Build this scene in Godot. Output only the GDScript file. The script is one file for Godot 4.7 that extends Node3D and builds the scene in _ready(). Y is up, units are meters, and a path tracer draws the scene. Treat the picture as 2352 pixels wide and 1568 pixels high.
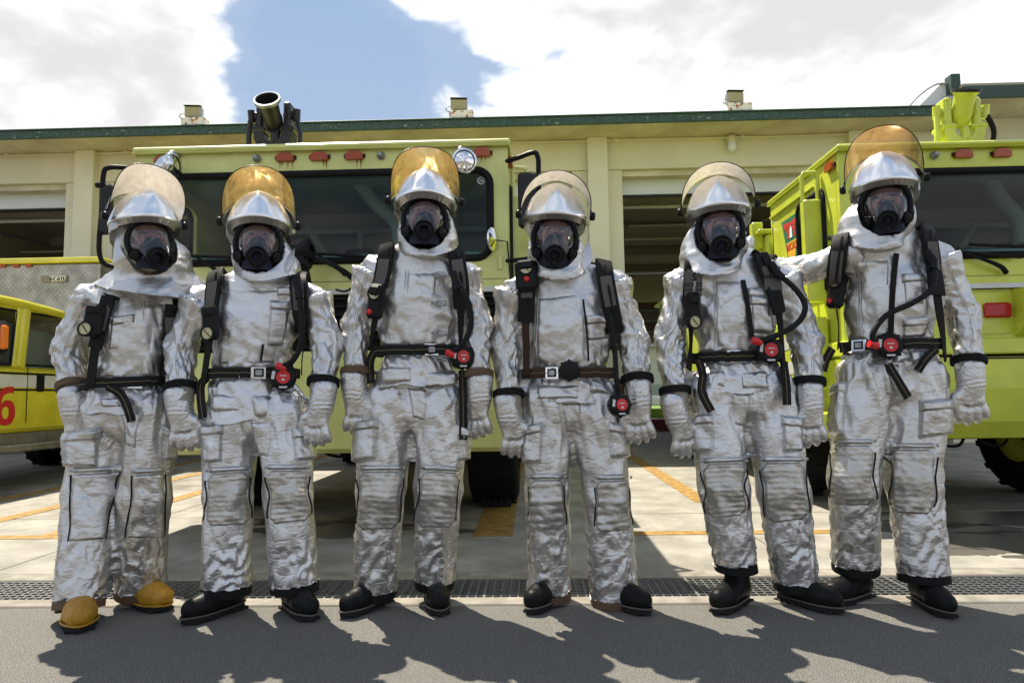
extends Node3D
# A row of six firefighters in silver proximity suits before two airport fire trucks and a fire station.
# World frame: x along the station wall, z towards the camera, y up, metres. Pixels in this file are those of a 2352 x 1568 view of the photograph.

const FOCAL := 1568.0
const EYE := Vector3(0, 0.95, 0)
const EXPO := 2.0
var cam_basis: Basis
var M := {}
var noise_fine := FastNoiseLite.new()
var noise_ridge := FastNoiseLite.new()
var noise_big := FastNoiseLite.new()
var used_names := {}

func _ready() -> void:
	build_camera_and_light()
	make_materials()
	build_ground()
	build_station()
	build_yonder()
	build_trucks()
	build_rescue_truck()
	build_people()

# ---------------------------------------------------------------- pixels to places
func ray(u: float, v: float) -> Vector3:
	return cam_basis * Vector3((u - 1176.0) / FOCAL, -(v - 784.0) / FOCAL, -1.0)
func on_z(u: float, v: float, z: float) -> Vector3:
	var d := ray(u, v)
	return EYE + d * (z / d.z)
func on_ground(u: float, v: float, y := 0.0) -> Vector3:
	var d := ray(u, v)
	return EYE + d * ((y - EYE.y) / d.y)
func on_x(u: float, v: float, x: float) -> Vector3:
	var d := ray(u, v)
	return EYE + d * (x / d.x)

# ---------------------------------------------------------------- mesh builder
class MB:
	var v := PackedVector3Array()
	var t := PackedInt32Array()
	var uv := PackedVector2Array()

	func poly(pts: Array, c: Vector3) -> void:            # convex, turned away from c
		var n: Vector3 = (pts[1] - pts[0]).cross(pts[2] - pts[0])
		var mid := Vector3.ZERO
		for p in pts:
			mid += p
		mid /= pts.size()
		var o := v.size()
		for p in pts:
			v.append(p)
		var flip := n.dot(mid - c) < 0.0
		for i in range(1, pts.size() - 1):
			if flip:
				t.append_array([o, o + i + 1, o + i])
			else:
				t.append_array([o, o + i, o + i + 1])

	func box(c: Vector3, s: Vector3, bevel := 0.0, b := Basis()) -> MB:
		var h := s * 0.5
		var e: float = minf(bevel, minf(h.x, minf(h.y, h.z)) * 0.95)
		if e <= 0.0:
			for ax in 3:
				for sg in [-1.0, 1.0]:
					var q := []
					for k in [[-1, -1], [1, -1], [1, 1], [-1, 1]]:
						var p := Vector3.ZERO
						p[ax] = h[ax] * sg
						p[(ax + 1) % 3] = h[(ax + 1) % 3] * k[0]
						p[(ax + 2) % 3] = h[(ax + 2) % 3] * k[1]
						q.append(c + b * p)
					poly(q, c)
			return self
		for ax in 3:
			var a1 := (ax + 1) % 3
			var a2 := (ax + 2) % 3
			for sg in [-1.0, 1.0]:
				var q := []
				for k in [[-1, -1], [1, -1], [1, 1], [-1, 1]]:
					var p := Vector3.ZERO
					p[ax] = h[ax] * sg
					p[a1] = (h[a1] - e) * k[0]
					p[a2] = (h[a2] - e) * k[1]
					q.append(c + b * p)
				poly(q, c)
				for sh in [-1.0, 1.0]:                        # edge between face ax and face a1
					var r := []
					for k in [[0, -1], [0, 1], [1, 1], [1, -1]]:
						var p2 := Vector3.ZERO
						p2[ax] = (h[ax] - (e if k[0] == 1 else 0.0)) * sg
						p2[a1] = (h[a1] - (e if k[0] == 0 else 0.0)) * sh
						p2[a2] = (h[a2] - e) * k[1]
						r.append(c + b * p2)
					poly(r, c)
		for sx in [-1.0, 1.0]:
			for sy in [-1.0, 1.0]:
				for sz in [-1.0, 1.0]:
					poly([c + b * Vector3(h.x * sx, (h.y - e) * sy, (h.z - e) * sz), c + b * Vector3((h.x - e) * sx, h.y * sy, (h.z - e) * sz), c + b * Vector3((h.x - e) * sx, (h.y - e) * sy, h.z * sz)], c)
		return self

	func span(a: Vector3, b: Vector3, bevel := 0.0) -> MB:   # box between two corners
		return box((a + b) * 0.5, (b - a).abs(), bevel)

	func prism(p2: PackedVector2Array, xf: Transform3D, depth: float) -> MB:   # outline in xf's xy, from z 0 to depth
		var idx := Geometry2D.triangulate_polygon(p2)
		var area := 0.0
		var n := p2.size()
		for i in n:
			area += p2[i].cross(p2[(i + 1) % n])
		var rev := (area < 0.0) != (depth < 0.0)
		for side in 2:
			var o := v.size()
			for p in p2:
				v.append(xf * Vector3(p.x, p.y, depth * side))
			for k in range(0, idx.size(), 3):
				var a := p2[idx[k]]
				var ccw := (p2[idx[k + 1]] - a).cross(p2[idx[k + 2]] - a) > 0.0
				var outward := ccw == ((side == 1) == (depth > 0.0))
				if outward:
					t.append_array([o + idx[k], o + idx[k + 1], o + idx[k + 2]])
				else:
					t.append_array([o + idx[k], o + idx[k + 2], o + idx[k + 1]])
		for i in n:
			var o2 := v.size()
			var a2 := p2[i]
			var b2 := p2[(i + 1) % n]
			v.append_array([xf * Vector3(a2.x, a2.y, 0), xf * Vector3(b2.x, b2.y, 0), xf * Vector3(b2.x, b2.y, depth), xf * Vector3(a2.x, a2.y, depth)])
			if rev:
				t.append_array([o2, o2 + 2, o2 + 1, o2, o2 + 3, o2 + 2])
			else:
				t.append_array([o2, o2 + 1, o2 + 2, o2, o2 + 2, o2 + 3])
		return self

	func tube(pts: PackedVector3Array, r, n := 8, closed := false, flat := 1.0, up := Vector3.ZERO) -> MB:
		var o := v.size()
		var m := pts.size()
		var prev := Vector3.ZERO
		for i in m:
			var d: Vector3
			if closed:
				d = pts[(i + 1) % m] - pts[(i + m - 1) % m]
			else:
				d = pts[mini(i + 1, m - 1)] - pts[maxi(i - 1, 0)]
			d = d.normalized()
			var a: Vector3
			if up != Vector3.ZERO:
				a = (up - d * up.dot(d)).normalized()
			elif prev == Vector3.ZERO:
				a = d.cross(Vector3.UP if absf(d.y) < 0.9 else Vector3.RIGHT).normalized()
			else:
				a = (prev - d * prev.dot(d)).normalized()
			prev = a
			var b := d.cross(a)
			var rr: float = r[i] if r is Array or r is PackedFloat32Array else r
			for k in n:
				var f := TAU * k / n
				v.append(pts[i] + a * (cos(f) * rr * flat) + b * (sin(f) * rr))
		var segs := m if closed else m - 1
		for i in segs:
			var p := o + i * n
			var q := o + ((i + 1) % m) * n
			for k in n:
				var k2 := (k + 1) % n
				t.append_array([p + k, p + k2, q + k2, p + k, q + k2, q + k])
		if not closed:
			for e in 2:
				var c := v.size()
				var base := o + (m - 1) * n * e
				for k in n:
					v.append(v[base + k])
				for k in range(1, n - 1):
					if e == 1:
						t.append_array([c, c + k, c + k + 1])
					else:
						t.append_array([c, c + k + 1, c + k])
		return self

	func lathe(prof: Array, xf := Transform3D(), n := 24) -> MB:   # profile of Vector2(radius, height), bottom to top outside
		var o := v.size()
		for p in prof:
			for k in n:
				var f := TAU * k / n
				v.append(xf * Vector3(cos(f) * p.x, p.y, sin(f) * p.x))
		for i in prof.size() - 1:
			for k in n:
				var a := o + i * n + k
				var b := o + i * n + (k + 1) % n
				t.append_array([a, a + n, b + n, a, b + n, b])
		return self

	func grid(pts: PackedVector3Array, nu: int, flip := false, wrap := false) -> MB:   # rows of nu points
		var o := v.size()
		v.append_array(pts)
		var nv := pts.size() / nu
		for j in nv - 1:
			for i in (nu if wrap else nu - 1):
				var a := o + j * nu + i
				var b := o + j * nu + (i + 1) % nu
				if flip:
					t.append_array([a, b, b + nu, a, b + nu, a + nu])
				else:
					t.append_array([a, b + nu, b, a, a + nu, b + nu])
		return self

	func ribbon(pts: PackedVector3Array, nrm: PackedVector3Array, w, th: float) -> MB:   # flat webbing lying on a surface
		var rows := PackedVector3Array()
		var m := pts.size()
		for i in m:
			var d := (pts[mini(i + 1, m - 1)] - pts[maxi(i - 1, 0)]).normalized()
			var n := (nrm[i] - d * nrm[i].dot(d)).normalized()
			var s := d.cross(n)
			var ww: float = (w[i] if w is Array else w) * 0.5
			rows.append_array([pts[i] - s * ww, pts[i] - s * ww + n * th * 0.8, pts[i] - s * (ww * 0.85) + n * th, pts[i] + s * (ww * 0.85) + n * th, pts[i] + s * ww + n * th * 0.8, pts[i] + s * ww])
		grid(rows, 6, true, true)
		poly([rows[0], rows[1], rows[2], rows[3], rows[4], rows[5]], pts[mini(1, m - 1)])
		var l := (m - 1) * 6
		poly([rows[l], rows[l + 1], rows[l + 2], rows[l + 3], rows[l + 4], rows[l + 5]], pts[maxi(m - 2, 0)])
		return self

	func poly_sheet(pts: Array, th: float) -> MB:         # flat convex sheet with a thickness
		var n: Vector3 = (pts[1] - pts[0]).cross(pts[2] - pts[0]).normalized() * th
		var c := Vector3.ZERO
		for p in pts:
			c += p / pts.size()
		c += n * 0.5
		var back := []
		for p in pts:
			back.append(p + n)
		poly(pts, c)
		poly(back, c)
		for i in pts.size():
			var k := (i + 1) % pts.size()
			poly([pts[i], pts[k], back[k], back[i]], c)
		return self

	func normals() -> PackedVector3Array:
		var n := PackedVector3Array()
		n.resize(v.size())
		for i in range(0, t.size(), 3):
			var a := t[i]
			var b := t[i + 1]
			var c := t[i + 2]
			var f := (v[b] - v[a]).cross(v[c] - v[a])
			n[a] += f
			n[b] += f
			n[c] += f
		for i in n.size():
			n[i] = n[i].normalized() if n[i].length_squared() > 1e-20 else Vector3.UP
		return n

	func mesh(off := Vector3.ZERO, xf = null) -> ArrayMesh:
		var n := normals()
		var idx := PackedInt32Array()
		idx.resize(t.size())
		for i in range(0, t.size(), 3):
			idx[i] = t[i]
			idx[i + 1] = t[i + 2]
			idx[i + 2] = t[i + 1]
		var vv := v.duplicate()
		for i in vv.size():
			vv[i] -= off
		var arr := []
		arr.resize(Mesh.ARRAY_MAX)
		arr[Mesh.ARRAY_VERTEX] = vv
		arr[Mesh.ARRAY_NORMAL] = n
		arr[Mesh.ARRAY_INDEX] = idx
		if uv.size() == v.size():
			arr[Mesh.ARRAY_TEX_UV] = uv
		var m := ArrayMesh.new()
		m.add_surface_from_arrays(Mesh.PRIMITIVE_TRIANGLES, arr)
		return m

static func rounded(w: float, h: float, r: float, n := 5) -> PackedVector2Array:
	var p := PackedVector2Array()
	for k in [[1, 1, 0], [-1, 1, 1], [-1, -1, 2], [1, -1, 3]]:
		for i in n + 1:
			var a: float = PI / 2 * (k[2] + float(i) / n)
			p.append(Vector2(k[0] * (w / 2 - r) + cos(a) * r, k[1] * (h / 2 - r) + sin(a) * r))
	return p

static func smooth_path(pts: Array, per := 6) -> PackedVector3Array:   # Catmull-Rom through the points
	var out := PackedVector3Array()
	for i in pts.size() - 1:
		var a: Vector3 = pts[maxi(i - 1, 0)]
		var b: Vector3 = pts[i]
		var c: Vector3 = pts[i + 1]
		var d: Vector3 = pts[mini(i + 2, pts.size() - 1)]
		for k in per:
			out.append(b.cubic_interpolate(c, a, d, float(k) / per))
	out.append(pts[pts.size() - 1])
	return out

# ---------------------------------------------------------------- scene tree
func numbered(called: String) -> String:
	var n: int = used_names.get(called, -1) + 1
	used_names[called] = n
	return called if n == 0 else "%s_%03d" % [called, n]

func thing(called: String, label: String, category: String, at := Vector3.ZERO, group := "") -> Node3D:
	var o := Node3D.new()
	o.name = numbered(called)
	o.position = at
	o.set_meta("label", label)
	o.set_meta("category", category)
	if group:
		o.set_meta("group", group)
	add_child(o)
	return o

func base_of(n: Node3D) -> Vector3:
	var p := n.position
	while n.get_parent() is Node3D and n.get_parent() != self:
		n = n.get_parent()
		p += n.position
	return p

func part(called: String, mb: MB, mat: Material, parent: Node3D, label := "") -> MeshInstance3D:   # built in world metres, kept in the parent's frame
	var o := MeshInstance3D.new()
	o.name = called
	o.mesh = mb.mesh(base_of(parent))
	o.material_override = mat
	if label:
		o.set_meta("label", label)
	parent.add_child(o, true)
	return o

func put(called: String, mesh: Mesh, mat: Material, parent: Node3D, xf: Transform3D) -> MeshInstance3D:   # a shared mesh at xf in the parent's frame
	var o := MeshInstance3D.new()
	o.name = called
	o.mesh = mesh
	o.material_override = mat
	o.transform = xf
	parent.add_child(o, true)
	return o

func single(called: String, mb: MB, mat: Material, label: String, category: String, at: Vector3, group := "") -> MeshInstance3D:
	var o := MeshInstance3D.new()
	o.name = numbered(called)
	o.mesh = mb.mesh(at)
	o.material_override = mat
	o.position = at
	o.set_meta("label", label)
	o.set_meta("category", category)
	if group:
		o.set_meta("group", group)
	add_child(o)
	return o

func structure(called: String, mb: MB, mat: Material) -> MeshInstance3D:
	var o := MeshInstance3D.new()
	o.name = numbered(called)
	o.mesh = mb.mesh()
	o.material_override = mat
	o.set_meta("kind", "structure")
	add_child(o)
	return o

func letters(text: String, height: float, depth: float, mat: Material, parent: Node3D, called: String, xf: Transform3D, bold := true) -> MeshInstance3D:
	var f := SystemFont.new()
	f.font_names = PackedStringArray(["Droid Sans"])
	f.font_weight = 700 if bold else 400
	var tm := TextMesh.new()
	tm.font = f
	tm.text = text
	tm.font_size = 64
	tm.pixel_size = height / 46.0
	tm.depth = depth
	return put(called, tm, mat, parent, xf)

# ---------------------------------------------------------------- camera, sky, sun
func build_camera_and_light() -> void:
	cam_basis = Basis.from_euler(Vector3(deg_to_rad(4.5), deg_to_rad(1.72), deg_to_rad(-0.81)))
	var cam := Camera3D.new()
	cam.name = "camera"
	cam.fov = rad_to_deg(2.0 * atan(784.0 / FOCAL))
	cam.near = 0.05
	cam.far = 400.0
	cam.transform = Transform3D(cam_basis, EYE)
	add_child(cam)
	cam.make_current()
	var env := Environment.new()
	env.background_mode = Environment.BG_SKY
	env.tonemap_mode = Environment.TONE_MAPPER_LINEAR
	env.tonemap_exposure = EXPO
	env.sdfgi_enabled = true
	env.ssao_enabled = true
	env.ssil_enabled = true
	var pan := PanoramaSkyMaterial.new()
	pan.panorama = sky_picture()
	var sky := Sky.new()
	sky.sky_material = pan
	env.sky = sky
	var we := WorldEnvironment.new()
	we.name = "surroundings"
	we.environment = env
	add_child(we)
	var sun := DirectionalLight3D.new()
	sun.name = "sun"
	sun.light_energy = 1.58
	sun.light_color = Color(1.0, 0.96, 0.89)
	sun.light_angular_distance = 0.5
	sun.shadow_enabled = true
	var az := deg_to_rad(36.0)
	var el := deg_to_rad(61.0)
	var towards := Vector3(sin(az) * cos(el), -sin(el), cos(az) * cos(el))
	sun.look_at_from_position(Vector3.ZERO, towards, Vector3.UP)
	add_child(sun)

var sky_rows: Array[PackedFloat32Array] = []
var sky_n1 := FastNoiseLite.new()
var sky_n2 := FastNoiseLite.new()
var sky_n3 := FastNoiseLite.new()
# where the photograph shows cloud (+) and open blue (-): pixel, radius, weight
const CLOUDS := [[150, 60, 330, 0.75], [420, 110, 190, 0.55], [40, 250, 260, 0.35], [310, 285, 60, 0.5], [900, -40, 130, 0.7],
	[1300, 40, 330, 0.75], [1600, 150, 420, 0.8], [1250, 240, 160, 0.6], [1040, 240, 75, 0.7], [2100, 100, 400, 0.75], [2300, 150, 300, 0.6],
	[690, 50, 150, -0.8], [760, 180, 190, -0.85], [620, 240, 120, -0.6], [890, 190, 130, -0.6], [1240, 110, 60, -0.15], [1130, 70, 140, 0.4], [400, 270, 60, -0.35], [1100, 190, 60, -0.3]]
const SKY_W := 4096

func sky_row(j: int) -> void:
	var w := SKY_W
	var h := w / 2
	var el := PI * (0.5 - (j + 0.5) / h)
	var row := PackedFloat32Array()
	row.resize(w * 3)
	var y := sin(el)
	var c := cos(el)
	var up := clampf(y, 0.0, 1.0)
	var blue := Color(0.62, 0.72, 0.84).lerp(Color(0.25, 0.41, 0.71), pow(up, 0.6))
	var inv := cam_basis.transposed()
	for i in w:
		var az := TAU * (i + 0.5) / w
		var d := Vector3(sin(az) * c, y, -cos(az) * c)
		var flat := Vector3(d.x, d.y * 1.8, d.z)
		var soft := sky_n2.get_noise_3dv(flat)
		var cover := sky_n1.get_noise_3dv(flat) * 1.0 + 0.13 - 0.30 * sky_n3.get_noise_3dv(flat)
		if d.z < -0.4 and y < 0.75:
			var q := inv * d
			if q.z < -0.1:
				var u := 1176.0 + FOCAL * q.x / -q.z
				var v := 784.0 - FOCAL * q.y / -q.z
				var b := 0.0
				for s in CLOUDS:
					var dx: float = (u - s[0]) / s[2]
					var dy: float = (v - s[1]) / s[2]
					var r2 := dx * dx + dy * dy
					if r2 < 4.0:
						b += s[3] * exp(-r2 * 1.2)
				cover += b * 0.5
		var m := smoothstep(-0.04, 0.28, cover)
		var col := blue.lerp(Color(0.52, 0.63, 0.80), 0.35 * smoothstep(-0.5, 0.0, cover))
		if m > 0.0:
			var thick := smoothstep(0.0, 1.15, cover + 0.62 * soft + 0.34 * sky_n3.get_noise_3dv(flat * 0.8))
			var bright := lerpf(1.42, 0.80, thick)
			col = col.lerp(Color(bright, bright, bright * 1.012), m)
		row[i * 3] = col.r / EXPO
		row[i * 3 + 1] = col.g / EXPO
		row[i * 3 + 2] = col.b / EXPO
	sky_rows[j] = row

func sky_picture() -> ImageTexture:
	var w := SKY_W
	var h := w / 2
	sky_n1.seed = 11
	sky_n1.frequency = 1.6
	sky_n1.fractal_octaves = 4
	sky_n1.fractal_gain = 0.55
	sky_n2.seed = 5
	sky_n2.frequency = 2.6
	sky_n2.fractal_octaves = 3
	sky_n3.seed = 9
	sky_n3.frequency = 6.0
	sky_n3.fractal_type = FastNoiseLite.FRACTAL_RIDGED
	sky_n3.fractal_octaves = 4
	sky_n3.fractal_gain = 0.6
	var rows := int(h * 0.51)
	sky_rows.resize(rows)
	var id := WorkerThreadPool.add_group_task(sky_row, rows, -1, true)
	WorkerThreadPool.wait_for_group_task_completion(id)
	var all := PackedFloat32Array()
	for r in sky_rows:
		all.append_array(r)
	sky_rows.clear()
	var ground := PackedFloat32Array()
	ground.resize(w * 3)
	ground.fill(0.05)
	for j in h - rows:
		all.append_array(ground)
	return ImageTexture.create_from_image(Image.create_from_data(w, h, false, Image.FORMAT_RGBF, all.to_byte_array()))

# ---------------------------------------------------------------- materials (base colours are linear values)
func noise_tex(seed_: int, freq: float, lo: Color, hi: Color, oct := 5, gain := 0.55, type := FastNoiseLite.TYPE_SIMPLEX_SMOOTH, fractal := FastNoiseLite.FRACTAL_FBM, size := 512, mid := 0.5) -> NoiseTexture2D:
	var n := FastNoiseLite.new()
	n.seed = seed_
	n.noise_type = type
	n.frequency = freq
	n.fractal_type = fractal
	n.fractal_octaves = oct
	n.fractal_gain = gain
	var g := Gradient.new()
	g.set_color(0, lo)
	g.set_color(1, hi)
	if mid != 0.5:
		g.set_offset(0, maxf(0.0, mid - 0.12))
		g.set_offset(1, minf(1.0, mid + 0.12))
	var t := NoiseTexture2D.new()
	t.width = size
	t.height = size
	t.seamless = true
	t.noise = n
	t.color_ramp = g
	return t

func height_tex(seed_: int, freq: float, oct := 4, fractal := FastNoiseLite.FRACTAL_FBM, type := FastNoiseLite.TYPE_SIMPLEX_SMOOTH, size := 512) -> NoiseTexture2D:
	var t := noise_tex(seed_, freq, Color.BLACK, Color.WHITE, oct, 0.5, type, fractal, size)
	return t

func mat(c: Color, rough := 0.7, metal := 0.0, tex: Texture2D = null, scale := 1.0, relief: Texture2D = null, depth := 0.3, world := true) -> StandardMaterial3D:
	var m := StandardMaterial3D.new()
	m.albedo_color = c.linear_to_srgb()
	m.roughness = rough
	m.metallic = metal
	if tex or relief:
		m.uv1_triplanar = true
		m.uv1_world_triplanar = world
		m.uv1_scale = Vector3.ONE * scale
	if tex:
		m.albedo_texture = tex
	if relief:
		m.heightmap_enabled = true
		m.heightmap_texture = relief
		m.heightmap_scale = depth
	return m

func grey(g: float) -> Color:
	return Color(g, g, g)

func make_materials() -> void:
	noise_fine.seed = 3
	noise_fine.frequency = 1.0
	noise_fine.fractal_octaves = 3
	noise_ridge.seed = 8
	noise_ridge.frequency = 1.0
	noise_ridge.fractal_type = FastNoiseLite.FRACTAL_RIDGED
	noise_ridge.fractal_octaves = 2
	noise_big.seed = 21
	noise_big.frequency = 1.0
	noise_big.fractal_octaves = 2
	var speck := noise_tex(1, 0.2, grey(0.22), Color(1, 1, 0.98), 5, 0.9, FastNoiseLite.TYPE_SIMPLEX, FastNoiseLite.FRACTAL_FBM, 1024, 0.501)
	M.asphalt = mat(Color(0.26, 0.25, 0.232), 0.9, 0.0, speck, 0.9, height_tex(2, 0.2, 3, FastNoiseLite.FRACTAL_FBM, FastNoiseLite.TYPE_SIMPLEX, 1024), 0.05)
	var conc := noise_tex(4, 0.006, Color(0.72, 0.71, 0.69), Color(1, 1, 0.99), 7, 0.62, FastNoiseLite.TYPE_SIMPLEX_SMOOTH, FastNoiseLite.FRACTAL_FBM, 1024)
	M.concrete = mat(Color(0.335, 0.32, 0.285), 0.85, 0.0, conc, 0.33)
	M.concrete_worn = mat(Color(0.315, 0.297, 0.262), 0.85, 0.0, noise_tex(44, 0.007, Color(0.6, 0.59, 0.57), Color(1, 1, 0.99), 7, 0.62, FastNoiseLite.TYPE_SIMPLEX_SMOOTH, FastNoiseLite.FRACTAL_FBM, 1024), 0.3)
	M.kerb = mat(Color(0.29, 0.27, 0.235), 0.9, 0.0, conc, 0.8)
	M.joint = mat(Color(0.035, 0.033, 0.03), 0.9)
	M.wet = mat(Color(0.10, 0.092, 0.08), 0.35)
	var worn_y := noise_tex(6, 0.02, Color(0.55, 0.52, 0.45), Color(1, 1, 1), 6, 0.65, FastNoiseLite.TYPE_SIMPLEX_SMOOTH, FastNoiseLite.FRACTAL_FBM, 512)
	M.line = mat(Color(0.44, 0.26, 0.05), 0.8, 0.0, worn_y, 0.9)
	M.steel = mat(Color(0.33, 0.34, 0.34), 0.5, 0.7, noise_tex(9, 0.03, grey(0.6), grey(1.0)), 2.0)
	M.drain_dark = mat(Color(0.24, 0.225, 0.2), 0.9)
	M.wall = mat(Color(0.73, 0.69, 0.515), 0.75, 0.0, noise_tex(12, 0.004, Color(0.92, 0.915, 0.90), Color(1, 1, 1), 6, 0.55), 0.25)
	M.soffit = mat(Color(0.70, 0.64, 0.46), 0.8, 0.0, noise_tex(13, 0.006, Color(0.82, 0.8, 0.78), Color(1, 1, 1), 6), 0.3)
	M.fascia = mat(Color(1, 1, 1), 0.6, 0.0, noise_tex(14, 0.03, Color(0.10, 0.17, 0.14), Color(0.30, 0.42, 0.36), 6, 0.75, FastNoiseLite.TYPE_SIMPLEX_SMOOTH, FastNoiseLite.FRACTAL_FBM, 512), 0.8)
	M.flake = mat(Color(0.36, 0.37, 0.32), 0.8)
	M.green = mat(Color(0.025, 0.06, 0.042), 0.5)
	M.shutter = mat(Color(0.62, 0.65, 0.64), 0.55, 0.1)
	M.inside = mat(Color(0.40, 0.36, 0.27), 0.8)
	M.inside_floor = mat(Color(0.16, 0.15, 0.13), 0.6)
	M.inside_dark = mat(Color(0.20, 0.185, 0.165), 0.7)
	M.shelf_board = mat(Color(0.50, 0.38, 0.27), 0.75, 0.0, noise_tex(15, 0.02, Color(0.6, 0.55, 0.5), Color(1, 1, 1)), 1.2)
	M.conduit = mat(Color(0.62, 0.56, 0.40), 0.6)
	M.white = mat(grey(0.72), 0.6)
	M.rusty_white = mat(Color(1, 1, 1), 0.75, 0.0, noise_tex(16, 0.012, Color(0.62, 0.36, 0.16), Color(0.92, 0.90, 0.84), 5, 0.6, FastNoiseLite.TYPE_SIMPLEX_SMOOTH, FastNoiseLite.FRACTAL_FBM, 256, 0.36), 2.4)
	M.lamp_glass = mat(Color(0.72, 0.70, 0.42), 0.12, 0.0, noise_tex(17, 0.03, Color(0.5, 0.45, 0.3), Color(1, 1, 1)), 4.0)
	M.dark_metal = mat(grey(0.035), 0.45, 0.3)
	M.galvanised = mat(Color(0.45, 0.46, 0.47), 0.45, 0.6, noise_tex(18, 0.03, grey(0.75), grey(1)), 2.0)
	# vehicles
	var grime := noise_tex(20, 0.006, Color(0.84, 0.84, 0.80), Color(1, 1, 1), 6, 0.6)
	M.lime_pale = mat(Color(0.74, 0.76, 0.25), 0.38, 0.0, grime, 0.5)
	M.lime = mat(Color(0.63, 0.69, 0.06), 0.32, 0.0, grime, 0.5)
	for k in ["lime_pale", "lime"]:
		M[k].clearcoat_enabled = true
		M[k].clearcoat = 0.4
		M[k].clearcoat_roughness = 0.15
	M.yellow = mat(Color(0.72, 0.64, 0.04), 0.25, 0.0, grime, 0.5)
	M.yellow.clearcoat_enabled = true
	M.yellow.clearcoat = 0.7
	M.yellow.clearcoat_roughness = 0.08
	M.paint_white = mat(grey(0.66), 0.3, 0.0, grime, 0.5)
	M.rubber = mat(grey(0.018), 0.75)
	M.gasket = mat(grey(0.012), 0.5)
	M.tyre = mat(grey(0.02), 0.85, 0.0, noise_tex(22, 0.05, grey(0.6), grey(1)), 2.0)
	M.black = mat(grey(0.012), 0.4)
	M.black_matte = mat(grey(0.016), 0.8)
	M.gunmetal = mat(Color(0.045, 0.042, 0.04), 0.42, 0.35, noise_tex(23, 0.04, grey(0.5), grey(1)), 3.0)
	M.chrome = mat(grey(0.75), 0.12, 1.0)
	M.cab_green = mat(Color(0.17, 0.26, 0.22), 0.6)
	M.cab_teal = mat(Color(0.16, 0.33, 0.29), 0.5)
	M.cab_dark = mat(Color(0.22, 0.25, 0.235), 0.7)
	M.amber = mat(Color(0.60, 0.11, 0.012), 0.2, 0.0, noise_tex(24, 0.06, Color(0.55, 0.4, 0.3), Color(1, 1, 1)), 6.0)
	M.orange = mat(Color(0.75, 0.17, 0.015), 0.2)
	M.red_lens = mat(Color(0.42, 0.008, 0.012), 0.15)
	M.red = mat(Color(0.55, 0.012, 0.015), 0.4)
	M.number_red = mat(Color(0.5, 0.015, 0.02), 0.4)
	M.rust = mat(Color(0.42, 0.26, 0.09), 0.85, 0.0, noise_tex(25, 0.05, Color(0.6, 0.5, 0.45), Color(1, 1, 1)), 5.0)
	M.plate_tread = mat(Color(0.50, 0.47, 0.41), 0.34, 0.75, noise_tex(26, 0.01, grey(0.75), grey(1)), 0.7)
	M.window = mat(Color(0.02, 0.03, 0.035), 0.03)
	M.window.transparency = BaseMaterial3D.TRANSPARENCY_ALPHA
	M.window.albedo_color = Color(0.05, 0.08, 0.10, 0.11)
	M.window.metallic_specular = 0.25
	M.window.specular_mode = BaseMaterial3D.SPECULAR_SCHLICK_GGX
	M.emblem_green = mat(Color(0.012, 0.14, 0.07), 0.5)
	M.emblem_red = mat(Color(0.5, 0.025, 0.02), 0.5)
	M.emblem_yellow = mat(Color(0.72, 0.40, 0.02), 0.5)
	M.grass = mat(Color(0.13, 0.25, 0.012), 0.9, 0.0, noise_tex(27, 0.05, grey(0.6), grey(1)), 1.0)
	M.maroon = mat(Color(0.12, 0.006, 0.01), 0.7)
	for k in ["rubber", "gasket", "black", "black_matte", "dark_metal", "tyre"]:
		M[k].metallic_specular = 0.2
	M.haze_wall = mat(Color(0.46, 0.41, 0.32), 0.8)
	M.tan_wall = mat(Color(0.45, 0.42, 0.36), 0.8)

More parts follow.
